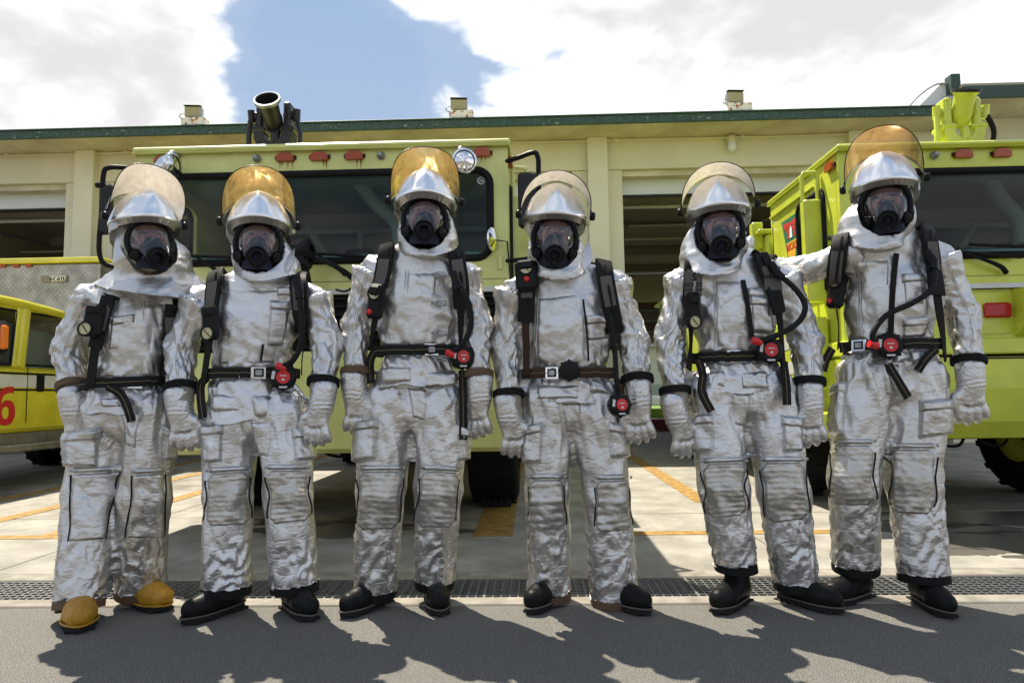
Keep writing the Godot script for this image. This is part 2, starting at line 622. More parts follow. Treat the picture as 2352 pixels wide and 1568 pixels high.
# ---------------------------------------------------------------- ground
func build_ground() -> void:
	var g := MB.new()
	g.span(Vector3(-150, -0.6, -3.172), Vector3(150, 0, 150))
	structure("asphalt_road", g, M.asphalt)
	# concrete kerb strips either side of the drain channel, slab joints recessed
	var k := MB.new()
	k.span(Vector3(-9, -0.5, -3.292), Vector3(9, 0.006, -3.178), 0.006)
	structure("drain_kerb", k, M.kerb)
	var k2 := MB.new()
	k2.span(Vector3(-9, -0.5, -3.768), Vector3(9, 0.006, -3.632), 0.006)
	structure("drain_kerb", k2, M.kerb)
	var ch := MB.new()
	ch.span(Vector3(-9, -0.5, -3.632), Vector3(9, -0.34, -3.292))
	structure("drain_channel", ch, M.drain_dark)
	# steel grating: long bearing bars and many cross bars
	var gr := Node3D.new()
	gr.name = "drain_grating"
	gr.set_meta("kind", "structure")
	gr.position = Vector3(0, 0, -3.46)
	add_child(gr)
	var z := -3.306
	while z > -3.625:
		part("bearing_bar", MB.new().span(Vector3(-5.2, -0.035, z - 0.0035), Vector3(5.2, -0.001, z + 0.0035)), M.steel, gr)
		z -= 0.0392
	var cross := MB.new().box(Vector3.ZERO, Vector3(0.006, 0.022, 0.31)).mesh()
	var cross2 := MB.new().box(Vector3.ZERO, Vector3(0.012, 0.03, 0.32)).mesh()
	for i in 214:
		var x := -4.3 + i * 0.0405
		var o := put("cross_bar", cross2 if i % 25 == 0 else cross, M.steel, gr, Transform3D(Basis(), Vector3(x, -0.014, -0.005)))
		o.rotation.y = 0.0
	# apron of concrete slabs with joints
	var base := MB.new().span(Vector3(-60, -0.6, -60), Vector3(60, -0.02, -3.768))
	var ap := structure("apron", base, M.joint)
	var xs := [-60.0, -22.0, -16.0, -12.3, -8.6, -5.0, -3.05, 1.44, 5.1, 8.8, 12.5, 20.0, 60.0]
	var zs := [-3.782, -5.53, -7.26, -9.4, -12.35, -60.0]
	for i in xs.size() - 1:
		for j in zs.size() - 1:
			if zs[j] < -12.3 and (i < 2 or i > xs.size() - 4):
				continue
			if zs[j] < -12.0:
				continue
			var s := MB.new()
			s.span(Vector3(xs[i] + 0.006, -0.2, zs[j + 1] + 0.006), Vector3(xs[i + 1] - 0.006, 0.0, zs[j] - 0.006), 0.004)
			var o2 := MeshInstance3D.new()
			o2.name = "concrete_slab"
			o2.mesh = s.mesh()
			o2.material_override = M.concrete if (i * 7 + j * 3) % 5 != 1 else M.concrete_worn
			ap.add_child(o2, true)
	# yellow bay markings, paint sheets on the slabs
	var lines := [
		[Vector2(1.47, -12.0), Vector2(1.47, -6.05), 0.16], [Vector2(-4.33, -12.0), Vector2(-4.33, -4.84), 0.16], [Vector2(-3.44, -12.0), Vector2(-3.4, -4.84), 0.16],
		[Vector2(-5.2, -12.0), Vector2(-5.25, -4.84), 0.15], [Vector2(-0.29, -12.0), Vector2(-0.29, -4.70), 0.27], [Vector2(4.25, -12.0), Vector2(4.3, -7.2), 0.16]]
	for l in lines:
		var a: Vector2 = l[0]
		var b: Vector2 = l[1]
		var m := MB.new()
		m.span(Vector3(minf(a.x, b.x) - l[2] / 2, 0.0, a.y), Vector3(minf(a.x, b.x) + l[2] / 2, 0.004, b.y))
		structure("yellow_line", m, M.line)
	for c in [[-9.0, -2.98, -4.79], [0.55, 2.3, -4.76]]:
		structure("yellow_line", MB.new().span(Vector3(c[0], 0.0, c[2] - 0.06), Vector3(c[1], 0.0035, c[2] + 0.06)), M.line)
	# wet stains on the concrete under the trucks: blots with ragged outlines
	var rng := RandomNumberGenerator.new()
	rng.seed = 4
	for s in [[-1.45, -5.0, 0.55, 0.28], [-1.75, -5.35, 0.45, 0.22], [-0.52, -4.88, 0.13, 0.07], [3.0, -4.4, 0.6, 0.32], [2.75, -4.85, 0.5, 0.22], [3.3, -5.2, 0.8, 0.35], [2.55, -4.15, 0.22, 0.09], [2.95, -4.02, 0.3, 0.07]]:
		var pts := PackedVector2Array()
		var ph := rng.randf() * 40.0
		for i in 46:
			var f := TAU * i / 46.0
			var r: float = 1.0 + 0.42 * noise_fine.get_noise_2d(cos(f) * 1.3 + ph, sin(f) * 1.3) + 0.2 * noise_fine.get_noise_2d(cos(f) * 4.0 + ph, sin(f) * 4.0)
			pts.append(Vector2(cos(f) * s[2] * r, sin(f) * s[3] * r))
		var m2 := MB.new()
		m2.prism(pts, Transform3D(Basis(Vector3.RIGHT, Vector3.FORWARD, Vector3.UP), Vector3(s[0], 0.0, s[1])), 0.0022)
		structure("wet_stain", m2, M.wet)

# ---------------------------------------------------------------- fire station
func build_station() -> void:
	var wz := -12.4
	var top := 5.66
	var st := thing("fire_station", "cream fire station with open bays and weathered green fascia behind the trucks", "building", Vector3(0, 0, wz))
	var cols := [-12.96, -8.36, -3.56, 1.25, 6.0, 10.6]
	# wall above the doors
	for i in cols.size() - 1:
		part("header_panel", MB.new().span(Vector3(cols[i] + 0.18, 5.09, wz - 0.3), Vector3(cols[i + 1] - 0.18, top - 0.002, wz)), M.wall, st)
		part("lintel_strip", MB.new().span(Vector3(cols[i] + 0.46, 4.98, wz - 0.34), Vector3(cols[i + 1] - 0.46, 5.085, wz - 0.10)), M.soffit, st)
		var sh := part("roller_shutter", MB.new().span(Vector3(cols[i] + 0.47, 4.70, wz - 0.42), Vector3(cols[i + 1] - 0.47, 5.02, wz - 0.345), 0.01), M.shutter, st)
		part("bottom_bar", MB.new().span(Vector3(cols[i] + 0.47, 4.66, wz - 0.44), Vector3(cols[i + 1] - 0.47, 4.698, wz - 0.335), 0.006), M.dark_metal, sh)
	for x in cols:
		part("column", MB.new().span(Vector3(x - 0.185, 0, wz - 0.3), Vector3(x + 0.185, top - 0.002, wz + 0.16), 0.012), M.wall, st)
		for s in [-1.0, 1.0]:
			part("pilaster", MB.new().span(Vector3(x + s * 0.187, 0, wz - 0.45), Vector3(x + s * 0.465, 5.09, wz - 0.04), 0.008), M.wall, st)
	# roof: soffit, fascia, slab on top
	part("soffit", MB.new().span(Vector3(-16, top, wz - 0.0), Vector3(7.35, top + 0.05, wz + 0.78)), M.soffit, st)
	part("roof_slab", MB.new().span(Vector3(-16, top + 0.052, wz - 13), Vector3(7.35, top + 0.11, wz + 0.76)), M.inside, st)
	var fas := part("fascia", MB.new().span(Vector3(-16, top - 0.03, wz + 0.78), Vector3(7.37, top + 0.115, wz + 0.83), 0.008), M.fascia, st)
	part("drip_edge", MB.new().span(Vector3(-16, top + 0.115, wz + 0.76), Vector3(7.375, top + 0.14, wz + 0.855), 0.006), M.fascia, fas)
	part("fascia_return", MB.new().span(Vector3(7.352, top - 0.03, wz - 0.2), Vector3(7.39, top + 0.115, wz + 0.77), 0.005), M.green, st)
	var rng := RandomNumberGenerator.new()
	rng.seed = 31
	for i in 30:                                           # flakes of bare metal where the green paint has come off
		var x2 := rng.randf_range(-10.5, 7.2)
		var w := rng.randf_range(0.01, 0.05)
		var h := rng.randf_range(0.004, 0.014)
		var y := rng.randf_range(top - 0.015, top + 0.10)
		var pl := PackedVector2Array()
		for k in 9:
			var f := TAU * k / 9.0
			var r := rng.randf_range(0.55, 1.0)
			pl.append(Vector2(cos(f) * w * r, sin(f) * h * r))
		part("paint_flake", MB.new().prism(pl, Transform3D(Basis(), Vector3(x2, y, wz + 0.8305)), 0.002), M.flake, fas)
	# higher wing on the right
	part("wing_soffit", MB.new().span(Vector3(7.4, top + 0.22, wz + 0.0), Vector3(16, top + 0.26, wz + 0.9)), M.soffit, st)
	part("wing_fascia", MB.new().span(Vector3(7.42, top + 0.20, wz + 0.9), Vector3(16, top + 0.42, wz + 0.95), 0.006), M.green, st)
	part("wing_wall", MB.new().span(Vector3(7.42, 0, wz - 0.3), Vector3(16, top + 0.22, wz - 0.01)), M.wall, st)
	part("wing_roof", MB.new().span(Vector3(7.4, top + 0.42, wz - 13), Vector3(16, top + 0.47, wz + 0.92)), M.inside, st)
	var par := MB.new()
	par.prism(PackedVector2Array([Vector2(6.75, top + 0.16), Vector2(7.3, top + 0.16), Vector2(7.3, top + 0.62), Vector2(7.22, top + 0.62)]), Transform3D(Basis(), Vector3(0, 0, wz + 0.35)), 0.3)
	part("parapet_end", par, M.white, st)
	part("gutter_post", MB.new().span(Vector3(7.28, top + 0.1, wz + 0.62), Vector3(7.44, top + 0.70, wz + 0.82), 0.01), M.green, st)
	part("flashing_plate", MB.new().span(Vector3(7.08, top - 0.02, wz + 0.832), Vector3(7.42, top + 0.29, wz + 0.85), 0.004), M.galvanised, st)
	part("roof_cable", MB.new().tube(smooth_path([Vector3(6.6, top + 0.16, wz + 0.6), Vector3(6.85, top + 0.42, wz + 0.6), Vector3(7.1, top + 0.58, wz + 0.65), Vector3(7.3, top + 0.58, wz + 0.7)]), 0.018, 6), M.galvanised, st)
	# conduit under the eave and its bulb
	var cp := []
	for i in 40:
		cp.append(Vector3(-13.0 + i * 0.51, top - 0.055 + 0.012 * noise_fine.get_noise_1d(i * 3.1), wz + 0.10))
	var con := part("conduit", MB.new().tube(PackedVector3Array(cp), 0.016, 6), M.conduit, st)
	for i in 9:
		part("conduit_clip", MB.new().box(Vector3(-12.2 + i * 2.3, top - 0.05, wz + 0.095), Vector3(0.05, 0.06, 0.045)), M.conduit, con)
	var bx := on_z(1680, 310, wz + 0.12)
	var jar := part("bulkhead_lamp", MB.new().lathe([Vector2(0.0, 0.06), Vector2(0.07, 0.055), Vector2(0.085, 0.0), Vector2(0.085, -0.07), Vector2(0.06, -0.08)].map(func(p): return Vector2(p.x, -p.y)), Transform3D(Basis.from_euler(Vector3(PI, 0, 0)), Vector3(bx.x, top - 0.09, wz + 0.12)), 16), M.conduit, st)
	part("lamp_globe", MB.new().lathe([Vector2(0.0, -0.24), Vector2(0.05, -0.23), Vector2(0.085, -0.18), Vector2(0.08, -0.12), Vector2(0.06, -0.06)], Transform3D(Basis(), Vector3(bx.x, top - 0.09, wz + 0.12)), 16), M.white, jar)
	# inside of the drive-through bays
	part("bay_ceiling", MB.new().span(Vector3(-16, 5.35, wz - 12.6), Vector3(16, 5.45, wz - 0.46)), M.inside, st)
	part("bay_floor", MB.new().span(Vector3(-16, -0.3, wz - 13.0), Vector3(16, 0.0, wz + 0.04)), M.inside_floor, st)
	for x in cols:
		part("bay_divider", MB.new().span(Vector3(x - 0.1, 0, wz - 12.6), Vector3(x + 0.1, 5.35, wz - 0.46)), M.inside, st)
	for i in cols.size() - 1:
		var a: float = cols[i] + 0.1
		var b: float = cols[i + 1] - 0.1
		part("rear_wall", MB.new().span(Vector3(a, 4.15, wz - 12.9), Vector3(b, 5.35, wz - 12.62)), M.wall, st)
		if i != 3:
			part("rear_shutter", MB.new().span(Vector3(a, 0.0, wz - 12.8), Vector3(b, 4.15, wz - 12.66)), M.shutter, st)
		else:                                                # folded rear door: broad boards with dark gaps between
			part("door_panel", MB.new().span(Vector3(a, 2.72, wz - 12.2), Vector3(b, 4.15, wz - 12.1)), M.inside, st)
			for k in 4:
				var y0 := 4.12 - k * 0.36
				part("door_board", MB.new().span(Vector3(a, y0 - 0.27, wz - 11.4 - k * 0.12), Vector3(b, y0, wz - 11.33 - k * 0.12), 0.01), M.shelf_board if k % 2 == 0 else M.inside, st)
				part("door_rail", MB.new().span(Vector3(a, y0 - 0.345, wz - 11.3 - k * 0.12), Vector3(b, y0 - 0.285, wz - 11.2 - k * 0.12)), M.galvanised, st)
		for k in 4:
			part("ceiling_beam", MB.new().span(Vector3(a, 5.1, wz - 2.6 - k * 2.8), Vector3(b, 5.345, wz - 2.4 - k * 2.8)), M.inside, st)
		part("sprinkler_pipe", MB.new().tube(PackedVector3Array([Vector3(a, 4.86, wz - 1.8), Vector3(b, 4.86, wz - 1.8)]), 0.04, 8), M.white, st)
		part("sprinkler_pipe", MB.new().tube(PackedVector3Array([Vector3(a, 4.72, wz - 4.2), Vector3(b, 4.72, wz - 4.2)]), 0.03, 8), M.conduit, st)
		for k in 2:
			part("door_track", MB.new().tube(PackedVector3Array([Vector3(a + 0.5 + k * (b - a - 1.0), 4.78, wz - 0.6), Vector3(a + 0.5 + k * (b - a - 1.0), 4.95, wz - 4.5)]), 0.035, 6), M.galvanised, st)
		part("batten_light", MB.new().span(Vector3(a + 1.2, 5.24, wz - 5.2), Vector3(b - 1.2, 5.3, wz - 5.05), 0.01), M.white, st)
	# floodlights on the roof edge
	var descr := ["behind the black roof turret", "above the tan visor of the tallest helmet by the pale truck", "above the firefighter with the lettered straps"]
	var fl := [[442, 296, "small floodlight on a clean white block, beside the black roof turret"], [1054, 272, "small floodlight on a rusty block, midway along the green fascia"], [1690, 259, "small yellowed floodlight on a rust-streaked block, above the hanging bulb"]]
	for f in fl:
		var p := on_z(f[0], f[1], wz + 0.7)
		p.y = top + 0.14
		var t := thing("floodlight", f[2], "floodlight", p, "floodlights along the station roof")
		part("mounting_block", MB.new().box(p + Vector3(0.05, 0.07, 0.02), Vector3(0.42, 0.16, 0.2), 0.008), M.rusty_white, t)
		part("stem", MB.new().tube(PackedVector3Array([p + Vector3(0.0, 0.12, 0), p + Vector3(0, 0.2, 0)]), 0.02, 8), M.dark_metal, t)
		var hb := Basis.from_euler(Vector3(0.05, 0.1, 0))
		var hd := part("lamp_housing", MB.new().box(p + Vector3(0, 0.29, -0.04), Vector3(0.30, 0.21, 0.14), 0.025, hb), M.galvanised, t)
		part("glass_front", MB.new().box(p + Vector3(0.003, 0.285, 0.035), Vector3(0.27, 0.18, 0.02), 0.012, hb), M.lamp_glass, hd)
		part("hood", MB.new().box(p + Vector3(0, 0.395, 0.02), Vector3(0.30, 0.015, 0.10), 0.005, hb), M.dark_metal, hd)
		part("cable", MB.new().tube(smooth_path([p + Vector3(-0.13, 0.13, 0.05), p + Vector3(-0.22, 0.18, 0.05), p + Vector3(-0.19, 0.25, 0.03), p + Vector3(-0.08, 0.26, 0.0)]), 0.009, 6), M.galvanised, t)

# what shows through the open bay
func build_yonder() -> void:
	structure("lawn", MB.new().span(Vector3(-60, -0.5, -140), Vector3(60, 0.0, -60.0)), M.grass)
	var lb := thing("distant_hangar", "pale hangar seen small through the open bay beyond the lawn", "building", Vector3(10, 0, -75))
	part("wall", MB.new().span(Vector3(-10, 0, -85), Vector3(40, 6, -75)), M.haze_wall, lb)
	part("door", MB.new().span(Vector3(10.5, 0, -75), Vector3(15.0, 4.2, -74.9)), M.tan_wall, lb)
	part("roof", MB.new().span(Vector3(-10.5, 6, -85.5), Vector3(40.5, 6.4, -74.5)), M.galvanised, lb)
	var g := structure("grass_verge", MB.new().span(Vector3(-4, 0.0, -34), Vector3(20, 0.35, -27.0)), M.grass)
	# parked car on the verge and a heap of maroon covers by the rear door
	var c := on_z(1506, 945, -36.0)
	var car := thing("parked_car", "small pale car far off behind the grass, seen through the open bay", "car", Vector3(c.x, 0.0, -36))
	part("body", MB.new().span(Vector3(c.x - 2.1, 0.25, -36.9), Vector3(c.x + 2.1, 0.85, -35.1), 0.12), M.paint_white, car)
	part("cabin", MB.new().prism(PackedVector2Array([Vector2(-1.3, 0.85), Vector2(1.2, 0.85), Vector2(0.8, 1.4), Vector2(-0.8, 1.4)]), Transform3D(Basis(), Vector3(c.x, 0, -36.8)), 1.6), M.cab_dark, car)
	for sx in [-1.3, 1.3]:
		for sz in [-36.75, -35.2]:
			part("wheel", MB.new().lathe([Vector2(0.0, -0.1), Vector2(0.3, -0.1), Vector2(0.32, 0.0), Vector2(0.3, 0.1), Vector2(0.0, 0.1)], Transform3D(Basis.from_euler(Vector3(PI / 2, 0, 0)), Vector3(c.x + sx, 0.32, sz)), 14), M.tyre, car)
	var m := on_ground(1500, 986)
	var pts := PackedVector2Array()
	for i in 13:
		var f := i / 12.0
		pts.append(Vector2(lerpf(-0.75, 0.75, f), 0.10 + 0.22 * sin(PI * f) * (1.0 + 0.25 * sin(f * 9.0))))
	pts.append(Vector2(0.8, 0.0))
	pts.append(Vector2(-0.8, 0.0))
	var tarp := single("folded_tarpaulin", MB.new().prism(pts, Transform3D(Basis(), Vector3(m.x, 0.0, m.z - 0.3)), 0.6), M.maroon, "dark maroon tarpaulin heaped on the bay floor", "tarpaulin", Vector3(m.x, 0, m.z))

# ---------------------------------------------------------------- airport fire trucks
# o: ground point under the middle of the cab front. Local measures: width 2.6, roof 2.72.
func holed_panel(x0: float, x1: float, y0: float, y1: float, hole: PackedVector2Array, xf: Transform3D, depth: float, mb: MB) -> void:
	var top_i := 0
	var bot_i := 0
	for i in hole.size():
		if hole[i].y > hole[top_i].y + 1e-5 or (absf(hole[i].y - hole[top_i].y) < 1e-5 and absf(hole[i].x) < absf(hole[top_i].x)):
			top_i = i
		if hole[i].y < hole[bot_i].y - 1e-5 or (absf(hole[i].y - hole[bot_i].y) < 1e-5 and absf(hole[i].x) < absf(hole[bot_i].x)):
			bot_i = i
	var n := hole.size()
	var tx := hole[top_i].x
	var bx := hole[bot_i].x
	var left := PackedVector2Array([Vector2(x0, y0), Vector2(bx, y0)])       # hole runs counter-clockwise: top to bottom is its left side
	var seq := []
	var i := top_i
	while true:
		seq.append(hole[i])
		if i == bot_i:
			break
		i = (i + 1) % n
	seq.reverse()
	for p in seq:
		left.append(p)
	left.append(Vector2(tx, y1))
	left.append(Vector2(x0, y1))
	mb.prism(left, xf, depth)
	var right := PackedVector2Array([Vector2(x1, y1), Vector2(tx, y1)])
	seq = []
	i = bot_i
	while true:
		seq.append(hole[i])
		if i == top_i:
			break
		i = (i + 1) % n
	seq.reverse()
	for p in seq:
		right.append(p)
	right.append(Vector2(bx, y0))
	right.append(Vector2(x1, y0))
	mb.prism(right, xf, depth)

func loop3(p2: PackedVector2Array, xf: Transform3D) -> PackedVector3Array:
	var r := PackedVector3Array()
	for p in p2:
		r.append(xf * Vector3(p.x, p.y, 0))
	return r

func shift2(p2: PackedVector2Array, d: Vector2) -> PackedVector2Array:
	var r := PackedVector2Array()
	for p in p2:
		r.append(p + d)
	return r

func marker_lamp(c: Vector3, t: Node3D, right := Vector3.RIGHT) -> void:
	var f := right.cross(Vector3.UP)
	var b := Basis(right, Vector3.UP, f)
	var hull := MB.new()
	var pts := PackedVector2Array([Vector2(-0.062, -0.028), Vector2(0.062, -0.028), Vector2(0.06, 0.008), Vector2(0.032, 0.03), Vector2(-0.032, 0.03), Vector2(-0.06, 0.008)])
	hull.prism(pts, Transform3D(b, c), 0.032)
	var lens := part("marker_lamp", hull, M.amber, t)
	part("lamp_bracket", MB.new().box(c + f * 0.006, Vector3(0.15, 0.03, 0.012) if absf(right.x) > 0.5 else Vector3(0.012, 0.03, 0.15), 0.003), M.dark_metal, lens)

func rust_run(c: Vector3, t: Node3D, rng: RandomNumberGenerator, n := 4) -> void:   # thin ragged runs of rust below a lamp
	for k in n:
		var x := rng.randf_range(-0.05, 0.05)
		var l := rng.randf_range(0.02, 0.085)
		var w := rng.randf_range(0.002, 0.006)
		part("rust_run", MB.new().prism(PackedVector2Array([Vector2(x - w, 0), Vector2(x + w, 0), Vector2(x + w * 0.4, -l * 0.6), Vector2(x, -l), Vector2(x - w * 0.5, -l * 0.5)]), Transform3D(Basis(), c), 0.0012), M.rust, t)

func wheel(c: Vector3, r: float, w: float, t: Node3D, rim_mat: Material) -> void:
	var b := Basis.from_euler(Vector3(0, 0, -PI / 2))
	var ty := MB.new().lathe([Vector2(r * 0.55, -w / 2), Vector2(r * 0.9, -w / 2), Vector2(r * 0.975, -w * 0.44), Vector2(r, -w * 0.36), Vector2(r, w * 0.36), Vector2(r * 0.975, w * 0.44), Vector2(r * 0.9, w / 2), Vector2(r * 0.55, w / 2)], Transform3D(b, c), 36)
	for i in 30:                                           # tread lugs
		var f := TAU * i / 30.0
		var d := Vector3(0, cos(f), sin(f))
		var lb := Basis(Vector3.RIGHT, d, Vector3.RIGHT.cross(d))
		ty.box(c + d * (r + 0.006) + Vector3(w * 0.22 * (1 if i % 2 == 0 else -1), 0, 0), Vector3(w * 0.46, 0.02, 0.06), 0.004, lb)
	var wh := Node3D.new()
	wh.name = "wheel"
	wh.position = c - base_of(t)
	t.add_child(wh, true)
	part("tyre", ty, M.tyre, wh)
	part("rim", MB.new().lathe([Vector2(0.0, -w * 0.2), Vector2(r * 0.3, -w * 0.22), Vector2(r * 0.54, -w * 0.42), Vector2(r * 0.56, 0.0), Vector2(r * 0.54, w * 0.42), Vector2(r * 0.3, w * 0.22), Vector2(0.0, w * 0.2)], Transform3D(b, c), 20), rim_mat, wh)

func wiper(pivot: Vector3, tip: Vector3, half: Vector3, t: Node3D) -> void:
	var w := part("wiper", MB.new().tube(smooth_path([pivot, pivot.lerp(tip, 0.25) + Vector3(0, 0.01, 0.03), tip]), [0.02, 0.02, 0.02, 0.019, 0.018, 0.017, 0.016, 0.014, 0.012, 0.011, 0.01, 0.009, 0.009], 6), M.gasket, t)
	part("wiper_blade", MB.new().tube(PackedVector3Array([tip - half, tip + half]), 0.011, 6), M.gasket, w)

func turret(c: Vector3, m: Material, t: Node3D, s: float, tilt: float, dark_rim: Material) -> void:
	var root := Node3D.new()
	root.name = "roof_turret"
	root.position = c - base_of(t)
	t.add_child(root, true)
	var u := PackedVector2Array()                          # U-shaped yoke seen from the front
	for i in 13:
		var a := PI + PI * i / 12.0
		u.append(Vector2(cos(a) * 0.20, 0.20 + sin(a) * 0.20))
	u.append(Vector2(0.20, 0.28))
	u.append(Vector2(0.10, 0.28))
	for i in 13:
		var a := TAU - PI * i / 12.0
		u.append(Vector2(cos(a) * 0.10, 0.22 + sin(a) * 0.10))
	u.append(Vector2(-0.10, 0.28))
	u.append(Vector2(-0.20, 0.28))
	for i in u.size():
		u[i] *= s
	part("yoke", MB.new().prism(u, Transform3D(Basis(), c + Vector3(0, 0, -0.09 * s)), 0.18 * s), m, root)
	for sx in [-1.0, 1.0]:
		var cheek := part("cheek_plate", MB.new().box(c + Vector3(sx * 0.145, 0.40, 0.0) * s, Vector3(0.075, 0.30, 0.17) * s, 0.014), m, root)
		part("clamp_flange", MB.new().box(c + Vector3(sx * 0.15, 0.25, 0.0) * s, Vector3(0.16, 0.05, 0.2) * s, 0.012), m, cheek)
		part("actuator", MB.new().tube(PackedVector3Array([c + Vector3(sx * 0.235, 0.34, 0.03) * s, c + Vector3(sx * 0.245, 0.47, 0.05) * s]), 0.037 * s, 10), m, root)
		part("trunnion", MB.new().tube(PackedVector3Array([c + Vector3(sx * 0.10, 0.42, 0.0) * s, c + Vector3(sx * 0.24, 0.42, 0.02) * s]), 0.045 * s, 10), m, root)
	var bz := Basis.from_euler(Vector3(tilt, 0, -0.03))
	var bo := c + Vector3(0, 0.30, 0) * s
	part("barrel", MB.new().lathe([Vector2(0.05, -0.04), Vector2(0.085, 0.0), Vector2(0.10, 0.10), Vector2(0.092, 0.16), Vector2(0.10, 0.27), Vector2(0.122, 0.30)].map(func(p): return p * s), Transform3D(bz, bo), 24), m, root)
	part("muzzle_rim", MB.new().lathe([Vector2(0.122, 0.30), Vector2(0.134, 0.302), Vector2(0.134, 0.302), Vector2(0.134, 0.335), Vector2(0.134, 0.335), Vector2(0.116, 0.336), Vector2(0.112, 0.325)].map(func(p): return p * s), Transform3D(bz, bo), 28), dark_rim, root)
	part("bore", MB.new().lathe([Vector2(0.1125, 0.332), Vector2(0.098, 0.27), Vector2(0.078, 0.17), Vector2(0.0, 0.16)].map(func(p): return p * s), Transform3D(bz, bo), 28), M.black_matte, root)
	part("feed_pipe", MB.new().tube(smooth_path([c + Vector3(0.03, 0.3, 0.0) * s, c + Vector3(0.02, 0.16, 0.06) * s, c + Vector3(0.0, 0.02, 0.0) * s]), 0.045 * s, 10), m, root)
	part("hydraulic_hose", MB.new().tube(smooth_path([c + Vector3(0.25, 0.36, 0.05) * s, c + Vector3(0.29, 0.2, 0.07) * s, c + Vector3(0.27, 0.06, 0.05) * s, c + Vector3(0.2, -0.02, 0.0) * s]), 0.024 * s, 8), M.gunmetal if m == M.gunmetal else M.rubber, root)
	part("control_rod", MB.new().tube(smooth_path([c + Vector3(-0.25, 0.36, 0.05) * s, c + Vector3(-0.26, 0.15, 0.06) * s, c + Vector3(-0.27, -0.04, 0.0) * s]), 0.028 * s, 8), m, root)

